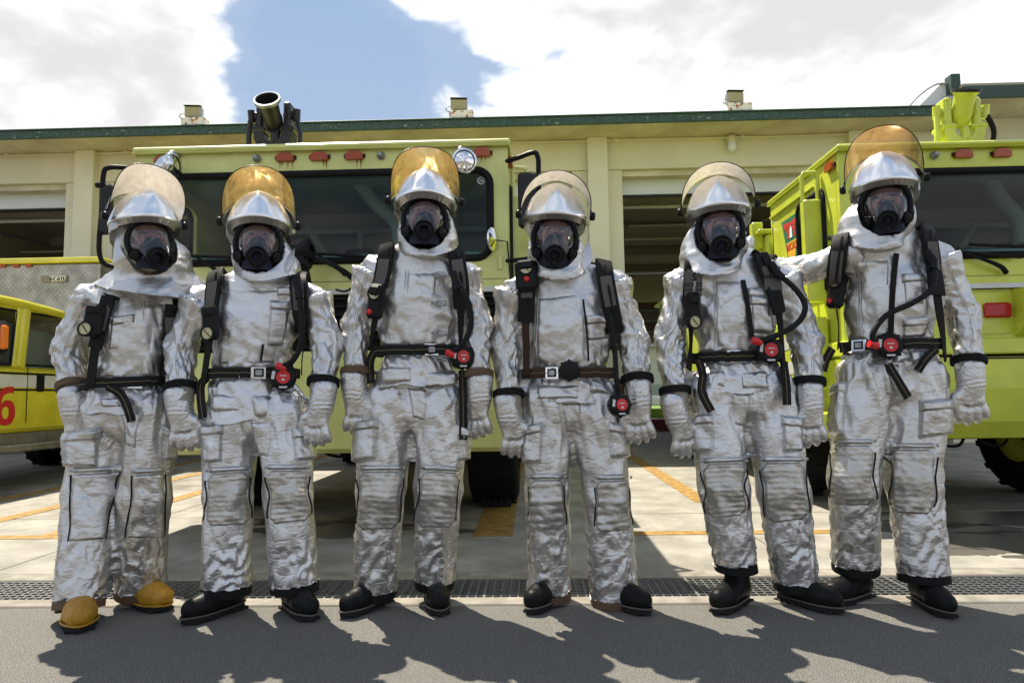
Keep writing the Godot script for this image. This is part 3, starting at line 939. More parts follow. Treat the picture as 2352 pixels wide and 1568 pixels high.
func airport_truck(o: Vector3, m: Material, label: String, grille: bool) -> Node3D:
	var t := thing("airport_fire_truck", label, "fire truck", o, "airport fire trucks behind the firefighters")
	var X := 1.30
	var rng := RandomNumberGenerator.new()
	rng.seed = 77 if grille else 78
	var hole := shift2(rounded(2.35, 0.615, 0.10, 6), Vector2(0, 2.197))
	var cab := Node3D.new()
	cab.name = "cab"
	t.add_child(cab)
	var fp := MB.new()
	holed_panel(-X, X, 1.66, 2.67, hole, Transform3D(Basis(), o + Vector3(0, 0, -0.05)), 0.05, fp)
	part("front_panel", fp, m, cab)
	part("roof", MB.new().span(o + Vector3(-X - 0.02, 2.672, -1.43), o + Vector3(X + 0.02, 2.71, 0.05), 0.012), m, cab)
	part("roof_lip", MB.new().span(o + Vector3(-X - 0.022, 2.662, 0.02), o + Vector3(X + 0.022, 2.671, 0.046), 0.006), m, cab)
	for s in [-1.0, 1.0]:
		part("roof_side_lip", MB.new().span(o + Vector3(s * (X + 0.004), 2.655, -1.43), o + Vector3(s * (X + 0.02), 2.671, 0.018), 0.006), m, cab)
	# cab sides with a window opening each
	for s in [-1.0, 1.0]:
		var sb := Basis(Vector3(0, 0, 1), Vector3.UP, Vector3(-1, 0, 0)) if s < 0 else Basis(Vector3(0, 0, -1), Vector3.UP, Vector3(1, 0, 0))
		var so: Vector3 = o + Vector3(s * (X - 0.05), 0, -0.725)
		var wh := shift2(rounded(0.50, 0.78, 0.08, 5), Vector2(0.22 if s < 0 else -0.22, 2.08))
		var sp := MB.new()
		holed_panel(-0.67, 0.67, 0.62, 2.67, wh, Transform3D(sb, so), 0.05, sp)
		part("side_panel", sp, m, cab)
		part("side_gasket", MB.new().tube(loop3(wh, Transform3D(sb, so + Vector3(s * 0.052, 0, 0))), 0.024, 6, true), M.gasket, cab)
		part("side_window", MB.new().prism(wh, Transform3D(sb, so), 0.012), M.window, cab)
		part("drip_rail", MB.new().span(so + Vector3(s * 0.052, 2.53, -0.66), so + Vector3(s * 0.07, 2.55, 0.3), 0.004), m, cab)
		# corner box with the hand rail, in front of the side window
		part("corner_post", MB.new().span(o + Vector3(s * (X + 0.002), 1.62, -0.36), o + Vector3(s * (X + 0.145), 2.40, -0.27), 0.012), m, cab)
		var hr := [o + Vector3(s * (X + 0.13), 2.40, -0.33), o + Vector3(s * (X + 0.13), 2.59, -0.33), o + Vector3(s * (X + 0.12), 2.615, -0.32), o + Vector3(s * (X + 0.04), 2.615, -0.30), o + Vector3(s * (X + 0.025), 2.60, -0.30), o + Vector3(s * (X + 0.025), 2.40, -0.30)]
		part("hand_rail", MB.new().tube(PackedVector3Array(hr), 0.017, 8), m, cab)
		part("door_seam", MB.new().span(o + Vector3(s * (X + 0.001), 0.9, -1.36), o + Vector3(s * (X + 0.004), 2.45, -1.352)), M.gasket, cab)
		part("door_handle", MB.new().tube(smooth_path([o + Vector3(s * X, 1.62, -1.2), o + Vector3(s * (X + 0.05), 1.64, -1.2), o + Vector3(s * (X + 0.05), 1.64, -1.08), o + Vector3(s * X, 1.62, -1.08)]), 0.011, 6), M.black, cab)
		part("grab_bar", MB.new().tube(smooth_path([o + Vector3(s * X, 1.2, -0.55), o + Vector3(s * (X + 0.07), 1.22, -0.55), o + Vector3(s * (X + 0.07), 1.85, -0.55), o + Vector3(s * X, 1.87, -0.55)]), 0.014, 6), M.black, cab)
		marker_lamp(o + Vector3(s * X, 2.59, -0.10), cab, Vector3(0, 0, -s))
	part("rear_panel", MB.new().span(o + Vector3(-X + 0.05, 0.62, -1.395), o + Vector3(X - 0.05, 2.655, -1.36)), m, cab)
	part("windshield_gasket", MB.new().tube(loop3(hole, Transform3D(Basis(), o + Vector3(0, 0, 0.003))), 0.026, 8, true), M.gasket, cab)
	part("windshield", MB.new().prism(hole, Transform3D(Basis(), o + Vector3(0, 0, -0.03)), 0.014), M.window, cab)
	# what shows inside the cab
	part("cab_floor", MB.new().span(o + Vector3(-X + 0.06, 0.9, -1.355), o + Vector3(X - 0.06, 0.95, -0.06)), M.cab_dark, cab)
	part("cab_lining", MB.new().span(o + Vector3(-X + 0.06, 0.95, -1.357), o + Vector3(X - 0.06, 2.65, -1.33)), M.cab_dark, cab)
	part("cab_headliner", MB.new().span(o + Vector3(-X + 0.06, 2.58, -1.32), o + Vector3(X - 0.06, 2.65, -0.06)), M.cab_green, cab)
	part("dashboard", MB.new().prism(PackedVector2Array([Vector2(-0.055, 1.2), Vector2(-0.055, 1.90), Vector2(-0.2, 1.975), Vector2(-0.46, 1.93), Vector2(-0.46, 1.2)]), Transform3D(Basis(Vector3(0, 0, 1), Vector3.UP, Vector3(-1, 0, 0)), o + Vector3(X - 0.08, 0, 0)), 2.0 * X - 0.16), M.cab_teal, cab)
	for k in [[-0.15, 1.95, -0.48, 2.42], [-0.02, 1.95, -0.02, 2.42], [0.11, 1.95, 0.40, 2.42], [-0.75, 1.95, -0.75, 2.55], [-0.98, 1.95, -0.80, 2.35], [0.8, 1.95, 0.8, 2.55]]:
		part("cab_brace", MB.new().tube(PackedVector3Array([o + Vector3(k[0], k[1], -1.15), o + Vector3(k[2], k[3], -1.15)]), 0.032, 6), M.cab_green, cab)
	part("cab_brace", MB.new().tube(PackedVector3Array([o + Vector3(-1.1, 2.38, -1.15), o + Vector3(1.1, 2.38, -1.15)]), 0.03, 6), M.cab_green, cab)
	part("turret_tube", MB.new().tube(smooth_path([o + Vector3(0.12, 2.62, -0.55), o + Vector3(0.25, 2.45, -0.6), o + Vector3(0.4, 2.3, -0.65), o + Vector3(0.42, 2.1, -0.65)]), 0.06, 10), M.cab_green, cab)
	for sx in [-0.62, 0.0, 0.62]:
		var seat := part("seat_back", MB.new().box(o + Vector3(sx, 1.72, -1.0), Vector3(0.48, 0.62, 0.14), 0.05, Basis.from_euler(Vector3(-0.15, 0, 0))), M.black_matte, cab)
		part("head_rest", MB.new().box(o + Vector3(sx, 2.12, -1.06), Vector3(0.28, 0.16, 0.1), 0.04), M.black_matte, seat)
	part("steering_wheel", MB.new().tube(loop3(rounded(0.44, 0.44, 0.219, 8), Transform3D(Basis.from_euler(Vector3(-0.9, 0, 0)), o + Vector3(0.55, 1.98, -0.52))), 0.014, 6, true), M.black, cab)
	part("dome_light", MB.new().box(o + Vector3(-0.55, 2.565, -0.8), Vector3(0.1, 0.03, 0.06), 0.01), M.orange, cab)
	# lower front
	var low := Node3D.new()
	low.name = "front_body"
	t.add_child(low)
	part("white_stripe", MB.new().span(o + Vector3(-X, 1.655, -0.02), o + Vector3(X, 1.69, 0.006), 0.002), M.paint_white, low)
	if grille:
		part("grille_back", MB.new().span(o + Vector3(-X, 1.27, -0.07), o + Vector3(X, 1.652, -0.03)), M.black_matte, low)
		for k in 7:
			part("grille_slat", MB.new().box(o + Vector3(0, 1.295 + k * 0.055, -0.015), Vector3(2.58, 0.018, 0.04), 0.004), M.black, low)
		part("bumper", MB.new().span(o + Vector3(-X - 0.06, 0.58, -0.9), o + Vector3(X + 0.06, 1.265, 0.05), 0.03), m, low)
		for k in 5:
			part("step_stud", MB.new().tube(PackedVector3Array([o + Vector3(-0.9 + k * 0.42, 1.645, 0.01), o + Vector3(-0.9 + k * 0.42, 1.645, 0.03)]), 0.012, 8), M.dark_metal, low)
	else:
		part("nose_panel", MB.new().span(o + Vector3(-X, 1.30, -0.08), o + Vector3(X, 1.652, -0.03), 0.005), m, low)
		part("nose_frame", MB.new().tube(loop3(shift2(rounded(0.42, 0.30, 0.02, 3), Vector2(-0.36, 1.485)), Transform3D(Basis(), o + Vector3(0, 0, -0.028))), 0.006, 5, true), m, low)
		var wedge := MB.new().prism(PackedVector2Array([Vector2(-0.03, 1.31), Vector2(0.12, 1.42), Vector2(0.12, 1.64), Vector2(-0.03, 1.65)]), Transform3D(Basis(Vector3(0, 0, 1), Vector3.UP, Vector3(-1, 0, 0)), o + Vector3(1.1, 0, 0)), 1.22)
		part("winch_cover", wedge, m, low)
		var rl := part("warning_light", MB.new().box(o + Vector3(-0.235, 1.50, -0.015), Vector3(0.185, 0.105, 0.045), 0.014), M.red_lens, low)
		for k in 3:
			part("lens_rib", MB.new().box(o + Vector3(-0.235, 1.472 + k * 0.028, 0.009), Vector3(0.165, 0.004, 0.004)), M.red_lens, rl)
		part("ledge", MB.new().span(o + Vector3(-X - 0.04, 1.19, -0.5), o + Vector3(X + 0.04, 1.298, 0.045), 0.01), m, low)
		part("bumper", MB.new().prism(PackedVector2Array([Vector2(-0.9, 0.60), Vector2(-0.12, 0.60), Vector2(-0.03, 0.72), Vector2(0.02, 0.95), Vector2(0.02, 1.17), Vector2(-0.9, 1.17)]), Transform3D(Basis(Vector3(0, 0, 1), Vector3.UP, Vector3(-1, 0, 0)), o + Vector3(X + 0.04, 0, 0)), 2.0 * X + 0.08), m, low)
		part("hatch_seam", MB.new().span(o + Vector3(-0.36, 1.155, 0.018), o + Vector3(0.9, 1.166, 0.0235)), M.gasket, low)
		part("fender_corner", MB.new().span(o + Vector3(-X - 0.27, 0.62, -0.35), o + Vector3(-X - 0.045, 0.80, 0.0), 0.015), m, low)
		part("side_skirt", MB.new().span(o + Vector3(-X - 0.2, 0.95, -1.6), o + Vector3(-X - 0.005, 1.5, -0.25), 0.02), m, low)
		for k in 2:
			part("side_stripe", MB.new().prism(PackedVector2Array([Vector2(-0.66, 1.0 + k * 0.2), Vector2(0.66, 1.10 + k * 0.2), Vector2(0.66, 1.2 + k * 0.2), Vector2(-0.66, 1.1 + k * 0.2)]), Transform3D(Basis(Vector3(0, 0, 1), Vector3.UP, Vector3(-1, 0, 0)), o + Vector3(-X - 0.2, 0, -0.95)), 0.003), M.paint_white, low)
	# body behind the cab, chassis, wheels
	var body := Node3D.new()
	body.name = "tank_body"
	t.add_child(body)
	part("body_side", MB.new().span(o + Vector3(-X - 0.02, 0.75, -6.9), o + Vector3(X + 0.02, 2.42, -1.47), 0.02), m, body)
	part("body_deck", MB.new().span(o + Vector3(-X - 0.1, 2.421, -6.95), o + Vector3(X + 0.1, 2.46, -1.45), 0.008), m, body)
	part("hose_bracket", MB.new().span(o + Vector3(-X - 0.12, 2.3, -1.65), o + Vector3(-X - 0.021, 2.55, -1.55), 0.01), m, body)
	part("chassis", MB.new().span(o + Vector3(-0.55, 0.55, -6.8), o + Vector3(0.55, 0.9, -0.95)), M.black_matte, t)
	part("axle", MB.new().tube(PackedVector3Array([o + Vector3(-1.1, 0.58, -1.55), o + Vector3(1.1, 0.58, -1.55)]), 0.09, 10), M.black_matte, t)
	for k in 4:
		part("brake_line", MB.new().tube(smooth_path([o + Vector3(-0.8 + k * 0.33, 0.6, -0.5), o + Vector3(-0.74 + k * 0.33, 0.53, -0.48), o + Vector3(-0.6 + k * 0.33, 0.52, -0.5), o + Vector3(-0.55 + k * 0.33, 0.6, -0.5)]), 0.012, 5), M.black, t)
	for z in [-1.62, -5.4]:
		for s in [-1.0, 1.0]:
			wheel(o + Vector3(s * 1.1, 0.585, z), 0.575, 0.42, t, m)
	# lamps along the brow
	for x in ([-1.11, -0.25, -0.01, 0.235, 1.12] if grille else [-0.42, -0.15, 0.12, 1.1]):
		marker_lamp(o + Vector3(x, 2.622, 0.0), cab)
		if grille and x > -1.0:
			rust_run(o + Vector3(x, 2.593, 0.0), cab, rng)
	for x in ([-0.45, 0.42] if grille else [-0.62, 0.5]):
		part("spray_nozzle", MB.new().lathe([Vector2(0.028, 0.0), Vector2(0.028, 0.02), Vector2(0.016, 0.025), Vector2(0.016, 0.05), Vector2(0.0, 0.05)], Transform3D(Basis.from_euler(Vector3(PI / 2, 0, 0)), o + Vector3(x, 2.618, 0.0)), 10), M.galvanised, cab)
	for k in 22:                                            # rivets along the brow and the sill
		for y in [2.532, 1.80]:
			part("rivet", MB.new().lathe([Vector2(0.006, 0.0), Vector2(0.005, 0.003), Vector2(0.0, 0.004)], Transform3D(Basis.from_euler(Vector3(PI / 2, 0, 0)), o + Vector3(-1.22 + k * 0.116, y, 0.0)), 8), m, cab)
	part("panel_seam", MB.new().span(o + Vector3(-1.28, 1.742, 0.0), o + Vector3(1.28, 1.745, 0.0015)), M.gasket, cab)
	for x in [-1.0, 1.0]:
		part("hinge", MB.new().box(o + Vector3(x * 1.24, 1.85, 0.008), Vector3(0.03, 0.09, 0.016), 0.004), m, cab)
	wiper(o + Vector3(0.23, 1.76, 0.03), o + Vector3(-0.02, 1.93, 0.05), Vector3(-0.42, 0.03, 0), cab)
	wiper(o + Vector3(-0.62, 1.76, 0.03), o + Vector3(-0.85, 1.93, 0.05), Vector3(-0.36, 0.02, 0), cab)
	if not grille:
		wiper(o + Vector3(-0.19, 1.76, 0.03), o + Vector3(-0.5, 1.91, 0.05), Vector3(-0.4, 0.05, 0), cab)
	return t

func build_trucks() -> void:
	var o := Vector3(-1.45, 0, -4.6)
	var t := airport_truck(o, M.lime_pale, "pale lime airport fire truck with black roof turret and black grille band", true)
	turret(on_z(632, 322, -4.86) * Vector3(1, 0, 1) + Vector3(0, 2.74, 0), M.gunmetal, t, 0.70, 0.95, M.steel)
	# spot lamps on the brow
	for s in [[1066, 370, 0.25, 0.0], [392, 380, 1.35, 0.25]]:
		var c := on_z(s[0], s[1], -4.44)
		var b := Basis.from_euler(Vector3(PI / 2 + 0.1, s[2], 0))
		var lamp := part("spot_lamp", MB.new().lathe([Vector2(0.0, -0.11), Vector2(0.04, -0.10), Vector2(0.065, -0.05), Vector2(0.078, 0.0), Vector2(0.085, 0.005), Vector2(0.085, 0.02), Vector2(0.072, 0.02)], Transform3D(b, c), 24), M.chrome, t)
		part("lamp_lens", MB.new().lathe([Vector2(0.073, 0.01), Vector2(0.05, 0.022), Vector2(0.0, 0.03)], Transform3D(b, c), 24), M.chrome, lamp)
		part("lamp_mount", MB.new().tube(smooth_path([c + Vector3(-0.03, 0.05, -0.04), c + Vector3(-0.03, 0.11, -0.06), c + Vector3(-0.03, 0.12, -0.16)]), 0.018, 8), M.galvanised, lamp)
	# mirrors on tubular arms
	var ra := part("mirror_arm", MB.new().tube(smooth_path([on_z(1160, 372, -4.62), on_z(1190, 362, -4.55), on_z(1225, 350, -4.5), on_z(1235, 360, -4.5), on_z(1237, 395, -4.5), on_z(1237, 560, -4.5), on_z(1228, 590, -4.5), on_z(1160, 600, -4.62)]), 0.017, 8), M.black, t)
	part("mirror_head", MB.new().box(on_z(1212, 460, -4.5), Vector3(0.13, 0.38, 0.06), 0.02), M.dark_metal, ra)
	var la := part("mirror_arm", MB.new().tube(smooth_path([on_z(330, 390, -4.62), on_z(285, 385, -4.6), on_z(250, 385, -4.55), on_z(237, 400, -4.55), on_z(233, 480, -4.55), on_z(233, 600, -4.55), on_z(320, 610, -4.62)]), 0.017, 8), M.black, t)
	part("mirror_head", MB.new().box(on_z(243, 480, -4.56), Vector3(0.09, 0.36, 0.06), 0.02), M.dark_metal, la)
	part("arm_clamp", MB.new().box(on_z(230, 425, -4.54), Vector3(0.07, 0.035, 0.035), 0.008), M.black, la)
	var rm := on_z(1130, 550, -4.5)
	var rmn := part("round_mirror", MB.new().lathe([Vector2(0.0, -0.02), Vector2(0.05, -0.015), Vector2(0.08, 0.0), Vector2(0.082, 0.012), Vector2(0.07, 0.014), Vector2(0.0, 0.03)], Transform3D(Basis.from_euler(Vector3(PI / 2, 1.15, 0)), rm), 20), M.chrome, t)
	part("mirror_stay", MB.new().tube(PackedVector3Array([rm + Vector3(0.01, 0, -0.01), rm + Vector3(0.10, 0.0, -0.07), rm + Vector3(0.12, -0.3, -0.1)]), 0.006, 5), M.dark_metal, rmn)
	var sc := on_z(1105, 415, -4.616)
	var stk := part("round_sticker", MB.new().lathe([Vector2(0.026, 0.0), Vector2(0.026, 0.002), Vector2(0.02, 0.002)], Transform3D(Basis.from_euler(Vector3(PI / 2, 0, 0)), sc + Vector3(0, 0, 0.003)), 20), M.white, t)
	letters("76", 0.02, 0.002, M.white, stk, "sticker_print", Transform3D(Basis(), sc - base_of(stk) + Vector3(0, -0.001, 0.004)))
	# bumper monitor in front of the windshield
	var bm := Node3D.new()
	bm.name = "bumper_monitor"
	bm.position = on_z(690, 620, -4.4) - o
	t.add_child(bm)
	var bc := on_z(690, 595, -4.38)
	part("monitor_body", MB.new().box(bc, Vector3(0.13, 0.15, 0.15), 0.03), M.black, bm)
	part("monitor_nozzle", MB.new().lathe([Vector2(0.05, -0.09), Vector2(0.06, 0.0), Vector2(0.05, 0.03), Vector2(0.066, 0.10), Vector2(0.066, 0.12), Vector2(0.03, 0.12)], Transform3D(Basis.from_euler(Vector3(0.3, 0, -1.3)), bc + Vector3(-0.03, 0.03, 0.03)), 16), M.black, bm)
	part("monitor_stem", MB.new().tube(smooth_path([bc, bc + Vector3(0.02, -0.12, -0.02), bc + Vector3(0.0, -0.22, -0.16)]), 0.04, 10), M.black, bm)
	part("monitor_lever", MB.new().tube(smooth_path([bc + Vector3(0.05, 0.0, 0.0), bc + Vector3(0.16, -0.02, 0.03), bc + Vector3(0.26, -0.07, 0.03), bc + Vector3(0.30, -0.11, 0.0)]), 0.017, 8), M.black, bm)
	part("washer_hose", MB.new().tube(smooth_path([bc + Vector3(0.31, -0.1, -0.12), bc + Vector3(0.32, -0.17, -0.1), bc + Vector3(0.26, -0.2, -0.12), bc + Vector3(0.19, -0.18, -0.16)]), 0.007, 6), M.black, bm)
	# wheel chock on the yellow line
	var ck := on_ground(1138, 1166)
	var chock := thing("wheel_chock", "black ribbed rubber chock against the pale truck's front tyre", "wheel chock", Vector3(ck.x, 0, ck.z))
	part("wedge", MB.new().prism(PackedVector2Array([Vector2(-0.13, 0.005), Vector2(0.13, 0.005), Vector2(0.13, 0.05), Vector2(-0.1, 0.17), Vector2(-0.13, 0.15)]), Transform3D(Basis(Vector3(0, 0, 1), Vector3.UP, Vector3(-1, 0, 0)), Vector3(ck.x + 0.13, 0.0, ck.z - 0.13)), 0.26), M.rubber, chock)
	for k in 5:
		part("rib", MB.new().box(Vector3(ck.x - 0.1 + k * 0.05, 0.1, ck.z - 0.04), Vector3(0.018, 0.012, 0.24), 0.003, Basis.from_euler(Vector3(0.48, 0, 0))), M.black_matte, chock)
	# second truck
	var o2 := Vector3(3.52, 0, -4.87)
	var t2 := airport_truck(o2, M.lime, "bright lime airport fire truck with matching roof turret and triangular emblem", false)
	turret(on_z(2206, 318, -5.12) * Vector3(1, 0, 1) + Vector3(0, 2.72, 0), M.lime, t2, 0.75, 0.42, M.gunmetal)
	# emblem on the cab side
	var ex := o2.x - 1.303
	var em := Node3D.new()
	em.name = "emblem"
	var ec := on_x(1819, 540, ex)
	em.position = ec - o2
	t2.add_child(em)
	var sb := Transform3D(Basis(Vector3(0, 0, 1), Vector3.UP, Vector3(-1, 0, 0)), Vector3(ex, ec.y, ec.z))
	part("shield", MB.new().prism(PackedVector2Array([Vector2(-0.21, 0.16), Vector2(0.21, 0.16), Vector2(0.085, -0.22), Vector2(-0.085, -0.22)]), sb, 0.003), M.emblem_green, em)
	var sb2 := sb.translated_local(Vector3(0, 0, 0.0032))
	part("gate_mark", MB.new().prism(PackedVector2Array([Vector2(-0.16, 0.135), Vector2(0.0, 0.115), Vector2(0.16, 0.135), Vector2(0.15, 0.075), Vector2(0.0, 0.08), Vector2(-0.15, 0.075)]), sb2, 0.002).prism(PackedVector2Array([Vector2(-0.10, 0.04), Vector2(0.10, 0.04), Vector2(0.10, 0.065), Vector2(-0.10, 0.065)]), sb2, 0.0022).prism(PackedVector2Array([Vector2(-0.085, -0.02), Vector2(-0.055, -0.02), Vector2(-0.05, 0.08), Vector2(-0.08, 0.08)]), sb2, 0.0024).prism(PackedVector2Array([Vector2(0.055, -0.02), Vector2(0.085, -0.02), Vector2(0.08, 0.08), Vector2(0.05, 0.08)]), sb2, 0.0024), M.emblem_red, em)
	part("pale_blot", MB.new().prism(PackedVector2Array([Vector2(-0.03, -0.02), Vector2(0.03, -0.02), Vector2(0.025, 0.05), Vector2(0.0, 0.085), Vector2(-0.025, 0.05)]), sb.translated_local(Vector3(0, 0, 0.0058)), 0.0015), M.white, em)
	part("name_panel", MB.new().prism(PackedVector2Array([Vector2(-0.115, -0.05), Vector2(0.115, -0.05), Vector2(0.07, -0.205), Vector2(-0.07, -0.205)]), sb2, 0.002), M.emblem_yellow, em)
	letters("MCAS", 0.062, 0.002, M.emblem_red, em, "name_lettering", Transform3D(sb.basis, Vector3(-0.0065, -0.095, 0.0)))

# ---------------------------------------------------------------- yellow rescue truck
func build_rescue_truck() -> void:
	var x := -5.6
	var o := Vector3(x - 1.0, 0, -8.0)
	var t := thing("rescue_truck", "yellow crew-cab rescue truck with white band, red numeral and treadplate box", "rescue truck", o)
	# cab side outline in (z, y), front to the right (+z)
	var side := Transform3D(Basis(Vector3(0, 0, 1), Vector3.UP, Vector3(-1, 0, 0)), Vector3(x, 0, 0))
	var cab := Node3D.new()
	cab.name = "cab"
	t.add_child(cab)
	part("lower_body", MB.new().span(Vector3(x - 1.95, 0.62, -8.36), Vector3(x, 1.335, -4.6), 0.05), M.yellow, cab)
	# upper cab: slightly leaning pillars and roof
	var zf := -5.9
	var zr := -8.34
	var roof := MB.new()
	roof.prism(PackedVector2Array([Vector2(zr, 2.02), Vector2(-7.7, 2.075), Vector2(-7.0, 2.10), Vector2(zf - 0.2, 2.06), Vector2(zf - 0.22, 1.98), Vector2(zr, 1.94)]), side.translated_local(Vector3(0, 0, 0.12)), 1.70)
	part("roof", roof, M.yellow, cab)
	part("roof_edge", MB.new().tube(smooth_path([Vector3(x - 0.13, 1.98, zr), Vector3(x - 0.13, 2.03, -7.7), Vector3(x - 0.13, 2.05, -7.0), Vector3(x - 0.13, 2.0, zf - 0.2)]), 0.055, 8), M.yellow, cab)
	var lean := func(z: float, y: float) -> Vector3: return Vector3(x - 0.02 - 0.11 * clampf((y - 1.33) / 0.66, 0.0, 1.0), y, z)
	for p in [[-8.30, 1.33, -8.30, 1.99, 0.10], [-7.30, 1.33, -7.50, 2.0, 0.075], [-7.22, 1.33, -7.40, 2.0, 0.05], [-5.85, 1.33, -6.3, 1.99, 0.06]]:
		part("pillar", MB.new().tube(PackedVector3Array([lean.call(p[0], p[1]), lean.call(p[2], p[3])]), p[4], 8, false, 0.45, Vector3.RIGHT), M.yellow, cab)
	var g1 := MB.new().poly_sheet([lean.call(-8.25, 1.35), lean.call(-7.36, 1.35), lean.call(-7.54, 1.97), lean.call(-8.25, 1.97)], 0.01)
	part("rear_side_window", g1, M.window, cab)
	var g2 := MB.new().poly_sheet([lean.call(-7.18, 1.35), lean.call(-5.9, 1.35), lean.call(-6.3, 1.97), lean.call(-7.36, 1.97)], 0.01)
	part("front_side_window", g2, M.window, cab)
	for w in [[-8.24, -7.37, -7.55, -8.24], [-7.17, -5.95, -6.35, -7.35]]:
		part("window_seal", MB.new().tube(PackedVector3Array([lean.call(w[0], 1.36), lean.call(w[1], 1.36), lean.call(w[2], 1.96), lean.call(w[3], 1.96)]), 0.018, 6, true), M.gasket, cab)
	part("cab_inside", MB.new().span(Vector3(x - 1.8, 1.3, -8.3), Vector3(x - 0.35, 1.8, -7.6)), M.cab_dark, cab)
	part("seat_back", MB.new().box(Vector3(x - 0.55, 1.5, -7.0), Vector3(0.5, 0.65, 0.15), 0.05), M.black_matte, cab)
	part("far_side", MB.new().span(Vector3(x - 1.95, 1.335, -8.3), Vector3(x - 1.85, 2.0, -6.0)), M.yellow, cab)
	# bands, seams, handle
	part("white_band", MB.new().span(Vector3(x, 1.11, -8.36), Vector3(x + 0.003, 1.245, -4.7)), M.paint_white, cab)
	for y in [1.262, 1.085]:
		part("black_stripe", MB.new().span(Vector3(x, y - 0.011, -8.36), Vector3(x + 0.004, y + 0.011, -4.7)), M.black, cab)
	part("door_seam", MB.new().span(Vector3(x + 0.0005, 0.72, -7.40), Vector3(x + 0.0045, 1.33, -7.39)), M.gasket, cab)
	var h := part("door_handle", MB.new().box(Vector3(x + 0.012, 1.165, -7.585), Vector3(0.03, 0.20, 0.11), 0.012), M.black, cab)
	part("handle_grip", MB.new().box(Vector3(x + 0.03, 1.19, -7.585), Vector3(0.02, 0.11, 0.05), 0.008), M.black, h)
	letters("26", 0.40, 0.004, M.number_red, t, "number", Transform3D(Basis(Vector3(0, 0, -1), Vector3.UP, Vector3(1, 0, 0)), Vector3(x + 0.003 - o.x, 0.90, -6.94 + 8.0)))
	part("running_board", MB.new().span(Vector3(x - 0.1, 0.42, -8.3), Vector3(x + 0.13, 0.50, -5.2), 0.015), M.plate_tread, t)
	part("rocker_trim", MB.new().span(Vector3(x - 0.12, 0.505, -8.36), Vector3(x - 0.01, 0.615, -4.8)), M.plate_tread, t)
	var mi := on_z(6, 775, -6.6)
	var mr := part("door_mirror", MB.new().box(Vector3(mi.x - 0.05, mi.y, -6.6), Vector3(0.2, 0.34, 0.12), 0.05), M.black, t)
	part("turn_lamp", MB.new().box(Vector3(mi.x + 0.035, mi.y, -6.57), Vector3(0.04, 0.24, 0.09), 0.015), M.orange, mr)
	part("mirror_arm", MB.new().tube(PackedVector3Array([Vector3(mi.x - 0.06, mi.y - 0.1, -6.62), Vector3(x - 0.1, 1.4, -6.6)]), 0.03, 8), M.black, mr)
	# treadplate box behind and above the cab
	var bz := -8.42
	var br := on_z(228, 600, bz).x
	var by := on_z(150, 591, bz).y
	var box := Node3D.new()
	box.name = "equipment_box"
	t.add_child(box)
	part("front_wall", MB.new().span(Vector3(br - 2.5, 0.75, bz - 3.2), Vector3(br, by - 0.075, bz), 0.02), M.plate_tread, box)
	part("top_rail", MB.new().span(Vector3(br - 2.53, by - 0.073, bz - 3.22), Vector3(br + 0.03, by, bz + 0.03), 0.012), M.yellow, box)
	var diamond := MB.new().box(Vector3.ZERO, Vector3(0.034, 0.009, 0.005), 0.002).mesh()
	var n := 0
	for j in 16:
		for i in 22:
			if n >= 300:
				break
			var dx := br - 0.04 - i * 0.058 - (0.029 if j % 2 else 0.0)
			var dy := by - 0.10 - j * 0.034
			var d := put("tread_bar", diamond, M.plate_tread, box, Transform3D(Basis.from_euler(Vector3(0, 0, 0.75 if (i + j) % 2 else -0.75)), Vector3(dx, dy, bz + 0.002) - o))
			n += 1
	for u in [[6, 611], [37, 611], [66, 610]]:
		var p := on_z(u[0], u[1], bz)
		part("marker_lamp", MB.new().box(p + Vector3(0, 0, 0.015), Vector3(0.085, 0.04, 0.03), 0.01), M.amber, box)
	var s0 := on_z(125, 641, bz)
	var sg := part("sign_plate", MB.new().box(s0 + Vector3(0, 0, 0.012), Vector3(0.34, 0.085, 0.02), 0.004), M.inside_dark, box)
	part("torn_sticker", MB.new().prism(PackedVector2Array([Vector2(-0.045, -0.035), Vector2(0.14, -0.028), Vector2(0.155, 0.036), Vector2(-0.06, 0.038), Vector2(-0.03, 0.0)]), Transform3D(Basis(), s0 + Vector3(0, 0, 0.0225)), 0.001), M.white, sg)
	letters("scan", 0.066, 0.001, M.black, sg, "lettering", Transform3D(Basis(), s0 - base_of(sg) + Vector3(0.045, 0.006, 0.0242)))
	part("chassis", MB.new().span(Vector3(x - 1.7, 0.4, -11.2), Vector3(x - 0.25, 0.62, -5.0)), M.black_matte, t)
	for z in [-5.3, -10.2]:
		for xx in [x - 0.22, x - 1.75]:
			wheel(Vector3(xx, 0.40, z), 0.39, 0.26, t, M.galvanised)

